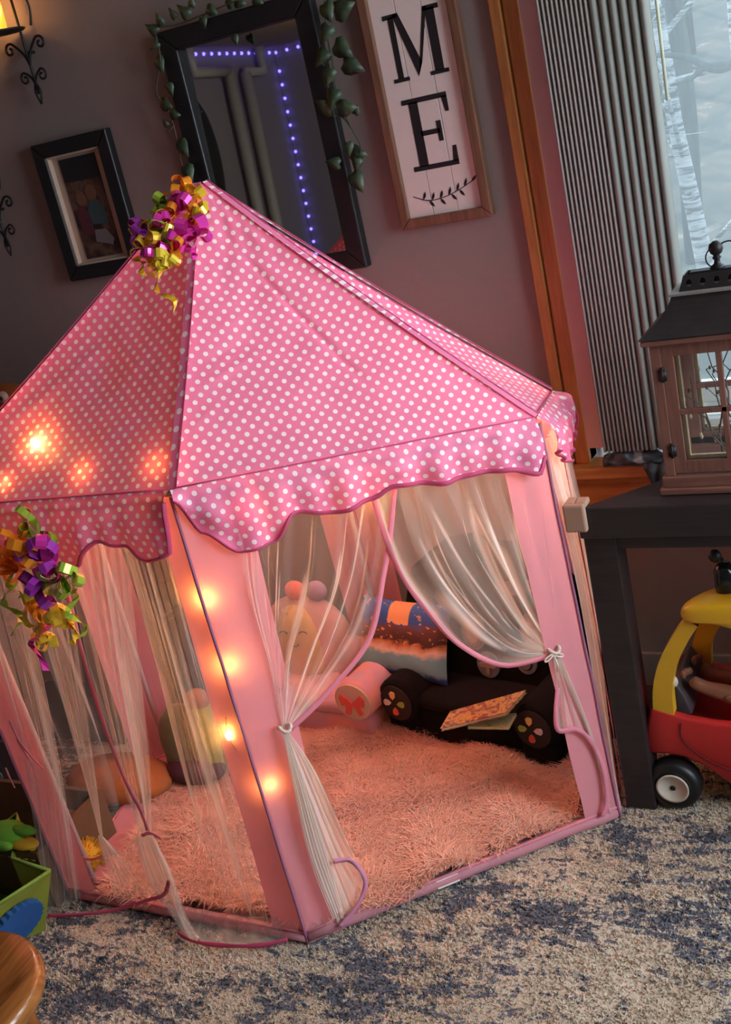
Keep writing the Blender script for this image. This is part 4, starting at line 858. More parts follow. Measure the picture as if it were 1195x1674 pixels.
def wheel(x, y0, y1, r, parent):
    Rm = Matrix.Rotation(math.pi / 2, 3, 'X'); c = V((x, y0, r))
    t_ = MB(); t_.lathe([(r * .57, .012), (r * .60, 0), (r * .80, -.002), (r * .96, .004), (r, .012), (r, y1 - y0 - .012), (r * .95, y1 - y0)], 32, c, Rm @ Matrix.Scale(-1, 3, V((0, 0, 1)))); o = t_.build('wheel', M['black'], parent)
    h_ = MB(); h_.lathe([(r * .58, .0), (r * .60, -.004), (r * .52, -.004), (r * .46, .002), (r * .2, .005), (.001, .006)], 28, c, Rm @ Matrix.Scale(-1, 3, V((0, 0, 1)))); h_.build('hubcap', simple('cream_hub', (.62, .55, .46), .5) if 'cream_hub' not in bpy.data.materials else bpy.data.materials['cream_hub'], o)
    h_ = MB(); h_.lathe([(.006, .007), (.006, -.001), (.001, -.002)], 12, c, Rm @ Matrix.Scale(-1, 3, V((0, 0, 1)))); h_.build('axle_cap', M['iron'], o)
for x in (-.566, -.08):
    wheel(x, 1.950, 1.99, .056, car); wheel(x, 2.17, 2.21, .056, car)
def pillar(pts, wds, ya, yb, name):
    c = cat([V((x, 0, z)) for x, z in pts], 20); L_ = []; R_ = []
    for i, p in enumerate(c):
        t_ = (c[min(i + 1, 19)] - c[max(i - 1, 0)]).normalized(); n_ = V((t_.z, 0, -t_.x)); wd = lerp(wds[0], wds[1], i / 19); L_.append(p - n_ * wd / 2); R_.append(p + n_ * wd / 2)
    m = MB()
    for i in range(19):
        a, b_, c_, d_ = L_[i], R_[i], R_[i + 1], L_[i + 1]; m.add([V((q.x, ya, q.z)) for q in (a, b_, c_, d_)] + [V((q.x, yb, q.z)) for q in (a, b_, c_, d_)], [(0, 1, 2, 3), (7, 6, 5, 4), (0, 3, 7, 4), (1, 5, 6, 2)])
    m.build(name, M['caryel'], car, smooth=False)
for ya, yb, fp in ((Y0 + .002, Y0 + .028, [(-.568, .222), (-.563, .28), (-.545, .34), (-.512, .40), (-.488, .432)]), (Y1 - .030, Y1 - .006, [(-.53, .222), (-.52, .28), (-.49, .33), (-.44, .37), (-.385, .395)])):
    pillar(fp, (.042, .026), ya, yb, 'front_pillar')
    pillar([(-.14, .215), (-.16, .30), (-.22, .38), (-.30, .43)], (.09, .10), ya, yb, 'rear_pillar')
roofp = [(-.505, .432), (-.512, .450), (-.506, .468), (-.48, .484), (-.43, .500), (-.36, .508), (-.25, .508), (-.16, .49), (-.12, .45), (-.13, .42), (-.20, .405), (-.30, .395), (-.36, .400), (-.40, .415), (-.44, .430), (-.47, .436)]
roofb = [(x, z - (.0 if z < .47 else (z - .47) * .8)) for x, z in roofp]
m = MB(); secs = [(-.012, .97, -.006), (0, 1, .0), (.03, .99, .0), (.08, .93, -.006), (.13, .84, -.016), (.18, .74, -.028), (.23, .64, -.04), (.247, .58, -.05)]; kk = len(roofb); base_ = []
for (dy, sc__, dz) in secs:
    for x, z in roofb: m.v.append((-.12 + (x + .12) * sc__, Y0 + dy, .43 + (z - .43) * (.75 + .25 * sc__) + dz * (1 if z > .45 else -.3)))
m.f += [(a * kk + i, a * kk + (i + 1) % kk, (a + 1) * kk + (i + 1) % kk, (a + 1) * kk + i) for a in range(len(secs) - 1) for i in range(kk)] + [tuple(range(kk))[::-1], tuple((len(secs) - 1) * kk + i for i in range(kk))]
m.build('roof', M['caryel'], car, sub=2)
m = MB(); m.prism([(-.575, .23), (-.545, .27), (-.53, .24), (-.52, .20), (-.575, .18)], lambda x, z: V((x, Y0 + .04, z)), lambda x, z: V((x, Y1 - .03, z))); m.build('dashboard', simple('dark_grey_plastic', (.06, .045, .05), .6), car, bevel=.004)
MB().ell((-.545, 1.99, .286), (.009, .007, .013)).build('ignition_knob', simple('ivory_plastic', (.7, .62, .5), .5), car)
# doll (seated, legs forward)
def skin_fig(name, verts, edges, radii, mat, parent, root=0, sub=2):
    me = bpy.data.meshes.new(name); me.from_pydata([tuple(v) for v in verts], edges, []); o = bpy.data.objects.new(name, me); link(o); me.materials.append(mat)
    md = o.modifiers.new('skin', 'SKIN'); md.use_smooth_shade = True
    if not me.skin_vertices: me.skin_vertices.new() if hasattr(me.skin_vertices, 'new') else None
    for i, r in enumerate(radii): me.skin_vertices[0].data[i].radius = (r, r)
    me.skin_vertices[0].data[root].use_root = True
    s = o.modifiers.new('sub', 'SUBSURF'); s.levels = sub; s.render_levels = sub
    if parent: o.parent = parent; o.matrix_parent_inverse = wmat(parent).inverted()
    return o
doll = thing('baby_doll', 'brown skinned baby doll with pink hair sitting in the toy car', 'doll', (-.37, 2.08, .15))
M['dollskin'] = simple('brown_vinyl_skin', (.26, .10, .05), .4, nz=.08)
vs = [(-.36, 2.08, .195), (-.355, 2.08, .25), (-.36, 2.08, .30), (-.362, 2.08, .325), (-.372, 2.08, .365),
      (-.38, 2.045, .195), (-.44, 2.03, .235), (-.50, 2.025, .255), (-.522, 2.025, .272), (-.38, 2.115, .195), (-.44, 2.12, .22), (-.50, 2.125, .225), (-.522, 2.125, .245),
      (-.362, 2.04, .30), (-.385, 2.02, .26), (-.43, 2.02, .245), (-.362, 2.12, .30), (-.385, 2.14, .26), (-.43, 2.14, .245)]
ed = [(0, 1), (1, 2), (2, 3), (3, 4), (0, 5), (5, 6), (6, 7), (7, 8), (0, 9), (9, 10), (10, 11), (11, 12), (2, 13), (13, 14), (14, 15), (2, 16), (16, 17), (17, 18)]
rd = [.036, .036, .028, .016, .036, .026, .021, .014, .016, .026, .021, .014, .016, .017, .014, .011, .017, .014, .011]
skin_fig('body', vs, ed, rd, M['dollskin'], doll)
for (bx, by, bz) in ((-.524, 2.025, .276), (-.524, 2.125, .250)):
    for q in range(5):
        MB().ell((bx - .006 + .002 * q, by - .012 + q * .006, bz + .014 - abs(q - 1) * .002), (.006, .0038 if q else .005, .008 if q else .010), 10, 8).build('toe', M['dollskin'], doll)
for (bx, by) in ((-.437, 2.02), (-.437, 2.14)):
    for q in range(5):
        MB().tube([(bx, by - .008 + q * .004, .243), (bx - .012, by - .010 + q * .005, .241), (bx - .019, by - .010 + q * .005, .234)], [.0035, .003, .0022], 6).build('finger', M['dollskin'], doll)
for sy in (-1, 1): MB().ell((-.405, 2.08 + sy * .014, .372), (.004, .005, .005), 10, 8).build('eye', M['ink'], doll)
MB().ell((-.410, 2.08, .362), (.004, .004, .004), 8, 6).build('nose', M['dollskin'], doll)
MB().ell((-.404, 2.08, .352), (.003, .009, .002), 8, 6).build('mouth', simple('doll_lip', (.4, .08, .08), .5), doll)
mh = simple('magenta_hair', (.50, .05, .26), .5, nz=.4, nscale=90)
m = MB(); m.ell((-.362, 2.08, .385), (.042, .044, .036)); rs = random.Random(8)
for q in range(60):
    a = rs.uniform(0, 6.28); p = V((-.362 + .040 * math.cos(a) , 2.08 + .042 * math.sin(a), .385 + rs.uniform(-.01, .03)))
    m.tube([p, p + V((.012 * math.cos(a) - .004, .012 * math.sin(a), -.015)), p + V((.010 * math.cos(a), .010 * math.sin(a), -.038))], [.005, .005, .002], 5)
m.build('hair', mh, doll)
# black bottle with round cap standing on the car roof
bq = on_y(1190, 972, 2.03)
bo = thing('bottle', 'small black bottle with round ball cap standing on the yellow car roof', 'bottle', bq)
MB().lathe([(.012, 0), (.020, .002), (.022, .012), (.022, .052), (.016, .064), (.008, .070)], 20, bq).build('body', simple('black_gloss', (.008, .010, .010), .15), bo)
MB().tube([bq + V((0, 0, .067)), bq + V((-.005, 0, .078))], .004, 8).build('neck', M['black'], bo); MB().ell(bq + V((-.016, 0, .083)), (.013, .011, .014)).build('cap', M['black'], bo)

# ================================================================= BACK WALL HANGINGS
def wallbox(xa, xb, za, zb_, y0, y1): m = MB(); m.box(xa, xb, y0, y1, za, zb_); return m
def frame4(name, xa, xb, za, zb_, wd, y0, y1, mat, parent, bevel=.003):
    parts = []
    for (a, b_, c, d) in ((xa, xb, zb_ - wd, zb_), (xa, xb, za, za + wd)):
        m = MB(); inner = (a + wd, b_ - wd)
        if c > (za + zb_) / 2: poly = [(a, d), (b_, d), (b_ - wd, c), (a + wd, c)]
        else: poly = [(a, c), (b_, c), (b_ - wd, d), (a + wd, d)]
        m.prism(poly, lambda x, z: V((x, y0, z)), lambda x, z: V((x, y1, z))); m.build(name, mat, parent, smooth=False, bevel=bevel)
    for (a, s) in ((xa, 1), (xb, -1)):
        poly = [(a, za), (a, zb_), (a + s * wd, zb_ - wd), (a + s * wd, za + wd)]; m = MB(); m.prism(poly, lambda x, z: V((x, y0, z)), lambda x, z: V((x, y1, z))); m.build(name, mat, parent, smooth=False, bevel=bevel)
# --- mirror, leaning slightly off the wall at the bottom
mx0, mx1, mz0, mz1 = -1.684, -1.262, 1.118, 1.738
mir = thing('wall_mirror', 'black framed rectangular wall mirror draped with ivy behind the tent', 'mirror', ((mx0 + mx1) / 2, YW, mz0))
frame4('frame_rail', mx0, mx1, mz0, mz1, .047, YW - .034, YW - .002, M['black'], mir, .004)
t = NT('mirror_silver'); t.b.inputs['Base Color'].default_value = (.62, .63, .62, 1); t.b.inputs['Metallic'].default_value = 1; t.b.inputs['Roughness'].default_value = .015; M['mirror'] = t.m
tilt = math.tan(math.radians(1.6)); zz0, zz1 = mz0 + .04, mz1 - .04
m = MB(); ya = YW - .026; yb = ya + (zz1 - zz0) * tilt; m.add([(mx0 + .04, ya, zz0), (mx1 - .04, ya, zz0), (mx1 - .04, yb, zz1), (mx0 + .04, yb, zz1)], [(0, 1, 2, 3)]); m.build('mirror_glass', M['mirror'], mir, smooth=False)
# --- sign
sg = thing('wall_sign', 'tall white plank sign in brown frame with black letters M and E', 'sign', (-1.043, YW, 1.189))
sx0, sx1, sz0, sz1 = -1.157, -.930, 1.189, 2.06
frame4('frame_rail', sx0, sx1, sz0, sz1, .023, YW - .026, YW - .001, M['brownframe'], sg, .003)
pw = (sx1 - sx0 - .044) / 3
for i in range(3):
    MB().box(sx0 + .022 + i * pw + .0006, sx0 + .022 + (i + 1) * pw - .0006, YW - .014, YW - .004, sz0 + .02, sz1 - .02).build('plank', M['signboard'], sg, smooth=False, bevel=.0008)
YS = YW - .0148
def flat(name, polys, mat=M['ink']):
    m = MB()
    for pl in polys: m.prism(pl, lambda x, z: V((x, YS, z)), lambda x, z: V((x, YS + .0012, z)))
    return m.build(name, mat, sg, smooth=False)
def rect(a, b_, c, d): return [(a, c), (b_, c), (b_, d), (a, d)]
xa, xb, za, zb_ = -1.108, -.975, 1.506, 1.646
W_, H_ = xb - xa, zb_ - za
def Mp(u, v): return (xa + u * W_, za + v * H_)
flat('letter', [[Mp(*q) for q in p_] for p_ in (
    [(.0, 1), (.26, 1), (.26, .94), (.0, .93)], [(.09, .96), (.19, .96), (.19, .05), (.09, .05)], [(.0, .0), (.29, .0), (.29, .06), (.0, .06)], [(.17, 1), (.28, 1), (.56, .22), (.46, .03)],
    [(.46, .03), (.56, .22), (.80, 1), (.73, 1)][::1], [(.73, 1), (1.0, 1), (1.0, .93), (.73, .93)], [(.76, .96), (.92, .96), (.92, .05), (.76, .05)], [(.67, .0), (1.0, .0), (1.0, .06), (.67, .06)])])
xa, xb, za, zb_ = -1.101, -.990, 1.312, 1.468; W_, H_ = xb - xa, zb_ - za
flat('letter', [[Mp(*q) for q in p_] for p_ in (
    [(.0, 1), (.98, 1), (.98, .93), (.0, .93)], [(.14, .95), (.34, .95), (.34, .05), (.14, .05)], [(.0, .0), (1.0, .0), (1.0, .07), (.0, .07)], [(.86, .95), (.98, .95), (.98, .74), (.90, .74)], [(.88, .05), (1.0, .05), (1.0, .27), (.92, .27)], [(.3, .54), (.72, .54), (.72, .47), (.3, .47)], [(.66, .64), (.76, .64), (.76, .36), (.66, .36)])])
xa, xb, za, zb_ = -1.83, -1.70, 1.7, 1.8
stem = cat([V((-1.116, 0, 1.259)), V((-1.08, 0, 1.245)), V((-1.04, 0, 1.247)), V((-1.0, 0, 1.258)), V((-.966, 0, 1.272))], 24)
pl = []
for i in range(23):
    a, b_ = stem[i], stem[i + 1]; pl.append([(a.x, a.z - .0010), (b_.x, b_.z - .0010), (b_.x, b_.z + .0010), (a.x, a.z + .0010)])
for i, up in ((4, 1), (6, -1), (7, 1), (10, 1), (10, -1), (13, 1), (14, -1), (16, 1), (17, -1), (19, 1), (22, 1)):
    p = stem[i]; ang = (1.15 if up > 0 else -.95) if i < 22 else .7; ax = (math.cos(ang), math.sin(ang)); pr = (-ax[1], ax[0]); L_ = .019
    pl.append([(p.x + ax[0] * L_ * a + pr[0] * L_ * b2, p.z + ax[1] * L_ * a + pr[1] * L_ * b2) for a, b2 in ((0, 0), (.3, -.17), (.6, -.19), (1, 0), (.6, .13), (.3, .12))])
flat('leaf_sprig', pl)
# --- photo frame
pf = thing('framed_photo', 'black wooden picture frame with a pale mat holding a dark family snapshot', 'picture frame', (-2.04, YW, 1.2))
fx0, fx1, fz0, fz1 = -2.166, -1.912, 1.198, 1.560
frame4('frame_rail', fx0, fx1, fz0, fz1, .038, YW - .03, YW - .001, M['black'], pf, .004)
frame4('inner_moulding', fx0 + .036, fx1 - .036, fz0 + .036, fz1 - .036, .007, YW - .025, YW - .006, M['cream'], pf, .001)
MB().box(fx0 + .04, fx1 - .04, YW - .010, YW - .006, fz0 + .04, fz1 - .04).build('mat_board', M['cream'], pf, smooth=False)
t = NT('dim_snapshot'); n = t.noise(t.coord(), 14, 3, .6, .3); t.l(t.ramp(n, [(.38, (.006, .007, .006)), (.5, (.05, .02, .015)), (.6, (.12, .07, .045)), (.72, (.02, .02, .02))]), t.b.inputs['Base Color']); t.b.inputs['Roughness'].default_value = .4
ph = MB().box(fx0 + .066, fx1 - .066, YW - .012, YW - .010, fz0 + .05, fz1 - .05).build('photo', t.m, pf, smooth=False)
m = MB(); m.box(fx0 + .066, fx1 - .066, YW - .0128, YW - .012, fz1 - .11, fz1 - .05); m.build('dark_background', M['ink'], ph, smooth=False)
m = MB(); m.prism([(-2.045, 1.335), (-2.05, 1.37), (-2.035, 1.395), (-2.012, 1.395), (-1.995, 1.37), (-1.997, 1.33)], lambda x, z: V((x, YW - .0138, z)), lambda x, z: V((x, YW - .012, z))); m.build('teal_shirt', simple('dim_teal', (.035, .075, .08), .8), ph, smooth=False)
for (x_, z_, r_) in ((-2.025, 1.415, .017), (-2.062, 1.405, .015)):
    m = MB(); m.prism([(x_ + r_ * math.cos(a), z_ + r_ * 1.25 * math.sin(a)) for a in [2 * math.pi * i / 14 for i in range(14)]], lambda x, z: V((x, YW - .0142, z)), lambda x, z: V((x, YW - .012, z))); m.build('printed_face', simple('dim_face', (.16, .07, .04), .8) if 'dim_face' not in bpy.data.materials else bpy.data.materials['dim_face'], ph, smooth=False)
m = MB(); m.prism([(-2.085, 1.31), (-2.088, 1.37), (-2.065, 1.39), (-2.05, 1.37), (-2.048, 1.31)], lambda x, z: V((x, YW - .0136, z)), lambda x, z: V((x, YW - .012, z))); m.build('plum_shirt', simple('dim_plum', (.09, .02, .03), .8), ph, smooth=False)
m = MB(); m.prism([(-2.05, 1.29), (-2.045, 1.32), (-2.01, 1.318), (-1.99, 1.29), (-2.0, 1.275)], lambda x, z: V((x, YW - .0146, z)), lambda x, z: V((x, YW - .012, z))); m.build('white_shirt', simple('dim_white', (.16, .15, .15), .8), ph, smooth=False)

# --- scroll sconces
def spiral(c, r0, turns, a0, sgn, n=30):
    return [V((c[0] + r0 * (1 - .78 * i / n) * math.cos(a0 + sgn * turns * 6.283 * i / n), c[1], c[2] + r0 * (1 - .78 * i / n) * math.sin(a0 + sgn * turns * 6.283 * i / n))) for i in range(n + 1)]
M['amberglass'] = glassmat('amber_glass', .35, (1, .55, .15))
def sconce(x, z, label):
    y = YW - .03; t = thing('wall_sconce', label, 'wall sconce', (x, YW, z)); m = MB()
    m.tube([V((x, y, z + .20)), V((x, y, z + .10)), V((x, y, z)), V((x, y, z - .05))], .0035, 6)
    for s in (-1, 1):
        m.tube(cat([V((x, y, z + .02)), V((x + s * .012, y, z + .05)), V((x + s * .035, y, z + .075))], 10) + spiral((x + s * .050, y, z + .065), .017, 1.1, math.pi / 2 + (.6 if s > 0 else -.6), -s), .0032, 6)
        m.tube(cat([V((x, y, z - .03)), V((x + s * .006, y, z - .012)), V((x + s * .016, y, z)), V((x + s * .028, y, z + .006))], 10)[:-1] + spiral((x + s * .028, y, z - .008), .0155, 1.1, math.pi / 2, -s), .0028, 6)
        m.tube(cat([V((x, y, z - .02)), V((x + s * .009, y, z - .045)), V((x, y, z - .075))], 10), .0025, 6)
    m.tube([V((x, YW - .002, z + .05)), V((x, y, z + .05))], .004, 6)
    m.tube(cat([V((x + .055, y - .02, z + .105)), V((x + .066, y - .02, z + .15)), V((x + .052, y - .02, z + .22)), V((x + .058, y, z + .30))], 20), .0032, 6)
    m.build('scrollwork', M['iron'], t)
    MB().lathe([(.012, 0), (.055, .004), (.060, .008), (.056, .010), (.001, .008)], 24, (x - .02, y - .045, z + .098)).build('dish', M['iron'], t)
    return t
sx = on_y(62, 145, YW - .03)
s1 = sconce(sx.x - .002, on_y(62, 118, YW - .03).z, 'black scrolled iron wall sconce holding the glowing amber candle at top left')
c1 = V((sx.x - .050, YW - .075, on_y(62, 118, YW - .03).z + .108))
gl_ = thing('candle_holder', 'amber glass candle holder glowing on the upper left iron sconce', 'candle holder', c1)
MB().lathe([(.030, 0), (.038, .01), (.040, .06), (.038, .12)], 24, c1).build('glass_cup', M['amberglass'], gl_)
m = MB(); m.lathe([(.006, .004), (.008, .01), (.008, .06), (.004, .085)], 12, c1 + V((.012, -.005, 0))); m.build('flame_candle', simple('candle_glow', (1, .6, .2), .5, emit=(1, .50, .14), es=14), gl_)
light('candle_light', 'POINT', c1 + V((0, -.03, .06)), .35, (1, .55, .2), .02)
sx2 = on_y(8, 390, YW - .03)
sconce(sx2.x + .002, on_y(14, 372, YW - .03).z, 'second black scrolled iron wall sconce cut by the left edge below the first')

# --- ivy garland
t = NT('ivy_leaf'); n = t.noise(t.coord(), 30, 3); t.l(t.ramp(n, [(.35, (.018, .035, .018)), (.65, (.06, .10, .05))]), t.b.inputs['Base Color']); t.b.inputs['Roughness'].default_value = .5; M['ivy'] = t.m
ivy = thing('ivy_garland', 'trailing green ivy garland draped over the black mirror frame', 'plant', (-1.47, YW, 1.74)); rs = random.Random(12)
yi = YW - .045
vines = [[(250, 40), (262, 95), (256, 150), (275, 180), (285, 210), (290, 235), (300, 280), (305, 285)], [(250, 45), (290, 40), (330, 25), (370, 8), (400, -5)], [(530, 0), (535, 60), (545, 110), (550, 150), (560, 180), (578, 215), (590, 240), (585, 262), (578, 285)], [(545, 190), (560, 192), (575, 210)], [(285, 205), (275, 215), (272, 210)]]
m = MB()
for v in vines: m.tube(cat([on_y(x, y, yi + .006 * math.sin(x)) for x, y in v], 40), .0017, 5)
m.build('vine', simple('ivy_stem', (.05, .06, .03), .7), ivy)
def leaf(x, y, size, ang):
    c = on_y(x, y, yi - rs.uniform(0, .02)); ax = V((math.cos(ang), rs.uniform(-.25, .05), math.sin(ang))).normalized(); side_ = ax.cross(V((0, 1, 0))).normalized(); nn2 = side_.cross(ax); m = MB()
    shp = [(-.12, .0), (-.22, .26), (-.02, .46), (.28, .42), (.62, .22), (1, 0), (.62, -.22), (.28, -.42), (-.02, -.46), (-.22, -.26)]
    vs_ = [c + ax * a * size + side_ * b_ * size + nn2 * (abs(b_) * size * .35) for a, b_ in shp] + [c + ax * .3 * size]
    m.add(vs_, [(i, (i + 1) % 10, 10) for i in range(10)]); m.build('leaf', M['ivy'], ivy, solid=.0008)
for (x, y, s, a) in ((254, 52, .026, 2.4), (262, 40, .022, 1.6), (285, 28, .020, 1.9), (305, 25, .028, 2.2), (312, 10, .018, 1.2), (340, 15, .024, -.6), (330, 30, .02, -1.4), (372, 8, .02, .4), (385, 3, .024, -.4), (415, 0, .022, -.5), (256, 98, .030, -1.2), (256, 70, .02, -2.6), (275, 140, .022, -1.4), (265, 170, .030, -.4), (280, 188, .022, -.2), (272, 205, .014, 1.9), (293, 235, .034, -1.0), (303, 275, .036, -1.3), (530, 10, .034, -1.2), (550, 20, .04, .2), (535, 45, .032, -2.2), (550, 75, .040, -.7), (532, 85, .032, -2.4), (565, 105, .040, -.5), (538, 115, .032, -2.1), (545, 150, .034, -2.0), (556, 178, .036, -.1), (540, 180, .034, 2.4), (580, 185, .018, .9), (568, 235, .024, -1.6), (575, 250, .034, -.3), (552, 268, .026, 2.8), (577, 288, .038, -1.1), (583, 262, .024, -1.9), (382, 60, .018, -1.3)):
    leaf(x, y, s * 1.25, a)

# ================================================================= VERTICAL BLINDS
vb = thing('vertical_blinds', 'stack of grey brown vertical window blinds pulled to the left of window', 'blinds', (-.66, YW - .07, .63))
M['vane'] = fabric('vane_fabric', (.36, .315, .30), trans=.12, nz=.05, rough=.7); M['vaneg'] = fabric('vane_fabric_grey', (.30, .315, .285), trans=.15, nz=.05, rough=.7)
MB().box(-.83, WX1, YW - .085, YW - .045, 2.0, 2.04).build('head_rail', M['white'], vb, smooth=False)
def vane(x0, x1, mat, dep=.030, zb_=.63, back=YW - .045):
    P = []
    for i in range(11):
        th = math.pi * i / 10; q = V(((x0 + x1) / 2 - (x1 - x0) / 2 * math.cos(th) * (1.12 if th > 1.6 else 1), back - dep * math.sin(th) ** .8, 0)); P.append([q + V((0, 0, zb_)), q + V((0, 0, 1.3)), q + V((0, 0, 2.0))])
    m = MB(); m.grid(P, 11, 3); m.build('vane', mat, vb, solid=.001)
xs = on_y(876, 0, YW - .06).x; xe = on_y(962, 0, YW - .06).x; xf = on_y(1060, 0, YW - .06).x
m = MB(); xl = on_y(849, 0, YW - .03).x; m.box(xl, xs + .004, YW - .040, YW - .037, .632, 2.0); m.build('vane', fabric('vane_fabric_pink_lit', (.66, .42, .42), trans=.1, nz=.04, rough=.7), vb, smooth=False)  # pink light falling on the flat first vane is put into its colour
for i in range(11): vane(lerp(xs, xe, i / 11), lerp(xs, xe, (i + .86) / 11), M['vane'], .026)
for i in range(6): vane(lerp(xe, xf, i / 6), lerp(xe, xf, (i + .92) / 6), M['vaneg'], .022, .63, YW - .05)
MB().tube([(on_y(1073, 0, YW - .06).x, YW - .05, 2.0), (on_y(1088, 150, YW - .06).x, YW - .05, 1.36)], .0035, 8).build('wand', simple('pale_wand', (.62, .66, .48), .4), vb)
# crumpled cloth on the sill
jk = thing('crumpled_cloth', 'crumpled dark grey and white cloth lying on the pine window sill', 'cloth', (-.70, YW - .03, .586))
t = NT('grey_cloth'); n = t.noise(t.coord(), 22, 3, .5, .5); t.l(t.ramp(n, [(.42, (.012, .013, .016)), (.56, (.06, .065, .075)), (.66, (.30, .33, .38))]), t.b.inputs['Base Color']); t.b.inputs['Roughness'].default_value = .8
m = MB(); P = []
ca, cb = on_y(985, 738, YW - .05), on_y(1095, 745, YW - .05)
for i in range(50):
    s = i / 49; row = []
    for j in range(24):
        th = 2 * math.pi * j / 23; r_ = (.016 + .006 * noise.noise((s * 6, math.cos(th), math.sin(th) + 3))) * (.75 + .5 * math.sin(math.pi * s)); c = ca.lerp(cb, s)
        z_ = .589 + r_ + r_ * math.sin(th) + .004 * noise.noise((s * 20, th * 2, 0)) * max(0, math.sin(th)); row.append(V((c.x + .004 * noise.noise((s * 15, th, 5)), YW - .05 + 1.1 * r_ * math.cos(th), z_)))
    P.append(row)
m.grid(P, 50, 24); m.build('cloth_roll', t.m, jk)
m = MB(); e = on_y(1060, 757, YW - .095); P = []
for i in range(14):
    s = i / 13; P.append([V((e.x - .022 + .055 * s * (1 - .45 * j / 10) + .018 * j / 10, YW - .053 - .028 * smooth01(j / 3) + .006 * math.sin(s * 12 + j * .2) , .605 - .075 * j / 10 * (1 - .35 * abs(s - .7)))) for j in range(11)])
m.grid(P, 14, 11); m.build('cloth_flap', simple('charcoal_cloth', (.035, .037, .042), .8, nz=.4), jk, solid=.002)

# ================================================================= LEFT SIDE: BIN, TOYS, STOOL
M['limefab'] = simple('lime_fabric', (.27, .30, .03), .85, nz=.2, nscale=12); M['greenfab'] = simple('green_fabric', (.10, .19, .02), .85, nz=.2, nscale=10)
bn = thing('storage_bin', 'open green fabric storage bin with bright yellow green outside by the stool', 'storage bin', (-1.9, 1.38, 0))
ri = [on_z(82, 1424, .14), on_z(-10, 1484, .14)]; ri += [ri[1] + V((-.22, .02, 0)), ri[0] + V((-.24, .16, 0)), on_z(20, 1404, .145)]
ba = [p + V((0, 0, -.14)) for p in ri]; cb_ = sum(ba, V((0, 0, 0))) / 5; ba = [p.lerp(cb_, .06) for p in ba]
br = on_z(72, 1522, 0); ba[0] = V((br.x, br.y, 0)); ba[1] = on_z(-20, 1560, 0)
m = MB(); m.add([p for p in ri] + [p for p in ba], [(i, (i + 1) % 5, 5 + (i + 1) % 5, 5 + i) for i in range(5)] + [(9, 8, 7, 6, 5)]); m.build('outer_wall', M['limefab'], bn, smooth=False, solid=.004)
cr = sum(ri, V((0, 0, 0))) / 5
m = MB(); m.add([p.lerp(cr, .03) + V((0, 0, -.001)) for p in ri] + [p.lerp(cb_, .08) + V((0, 0, .01)) for p in ba], [(i, 5 + i, 5 + (i + 1) % 5, (i + 1) % 5) for i in range(5)] + [(5, 6, 7, 8, 9)]); m.build('lining', M['greenfab'], bn, smooth=False)
m = MB(); m.tube([p + V((0, 0, .001)) for p in ri + [ri[0]]], .004, 6); m.build('rim_piping', simple('leaf_green_piping', (.22, .36, .05), .8), bn)
# blue fuzzy round badge on the bin front stands plain
fn = (ri[0] - ri[1]).cross(V((0, 0, 1))).normalized(); fn = fn if fn.y < 0 else -fn
bc = ri[1].lerp(ri[0], .45) * .42 + ba[1].lerp(ba[0], .40) * .58
m = MB(); ax_ = (ri[0] - ri[1]).normalized(); up_ = ((ri[0] + ri[1]) - (ba[0] + ba[1])).normalized(); nb_ = ax_.cross(up_).normalized(); nb_ = nb_ if nb_.y < 0 else -nb_
pts = []
for i in range(48):
    th = 2 * math.pi * i / 48; r_ = 1 + (.06 if i % 2 else -.02); pts.append((.058 * math.cos(th) * r_, .052 * math.sin(th) * r_))
m.prism(pts, lambda u, v: bc + ax_ * u + up_ * v + nb_ * .016, lambda u, v: bc + ax_ * u + up_ * v + nb_ * .002); m.build('blue_patch', simple('blue_felt', (.02, .10, .32), .9, nz=.2), bn, smooth=False)
# toy box behind, brown with stitched edge
tbx = thing('toy_basket', 'brown stitched fabric toy basket behind the green bin outside the tent', 'basket', (-2.13, 1.78, 0))
q0, q1 = on_z(60, 1404, .13), on_z(-30, 1398, .13)
m = MB(); m.box(q1.x - .25, q0.x + .005, q0.y + .0, q0.y + .012, .0, .145); m.box(q1.x - .25, q0.x + .005, q0.y + .22, q0.y + .232, 0, .145); m.box(q0.x - .007, q0.x + .005, q0.y + .012, q0.y + .22, 0, .145); m.box(q1.x - .25, q0.x, q0.y + .012, q0.y + .22, 0, .012)
m.build('walls', simple('brown_canvas', (.13, .075, .035), .9, nz=.15), tbx, smooth=False)
m = MB()
for i in range(14):
    x_ = q0.x - .006 - i * .022; m.tube([(x_, q0.y - .001, .125), (x_ - .014, q0.y - .001, .125)], .0014, 5)
m.build('stitching', simple('tan_thread', (.42, .28, .12), .8), tbx)
def toy(name, label, cat_, px, z, pieces):
    c = on_z(px[0], px[1], z); t_ = thing(name, label, cat_, c - V((0, 0, .02)))
    for (nm, off, r_, mat) in pieces: MB().ell(c + V(off), r_, 16, 10).build(nm, mat, t_)
    return t_
mg = simple('bright_green_plush', (.14, .38, .03), .9, nz=.2); my = simple('yellow_plush', (.62, .36, .02), .9, nz=.2); mp_ = simple('magenta_plastic', (.30, .03, .14), .5); mo_ = simple('burnt_orange_plush', (.38, .12, .03), .9, nz=.3)
toy('plush_toy', 'bright green plush frog lying on the brown toy basket at left edge', 'plush toy', (22, 1362), .175, [('body', (-.02, 0, 0), (.055, .035, .022), mg), ('leg', (.035, .0, .012), (.035, .014, .012), mg), ('arm', (-.01, -.03, -.01), (.03, .012, .014), mg), ('belly', (.03, -.01, -.015), (.045, .02, .012), my)])
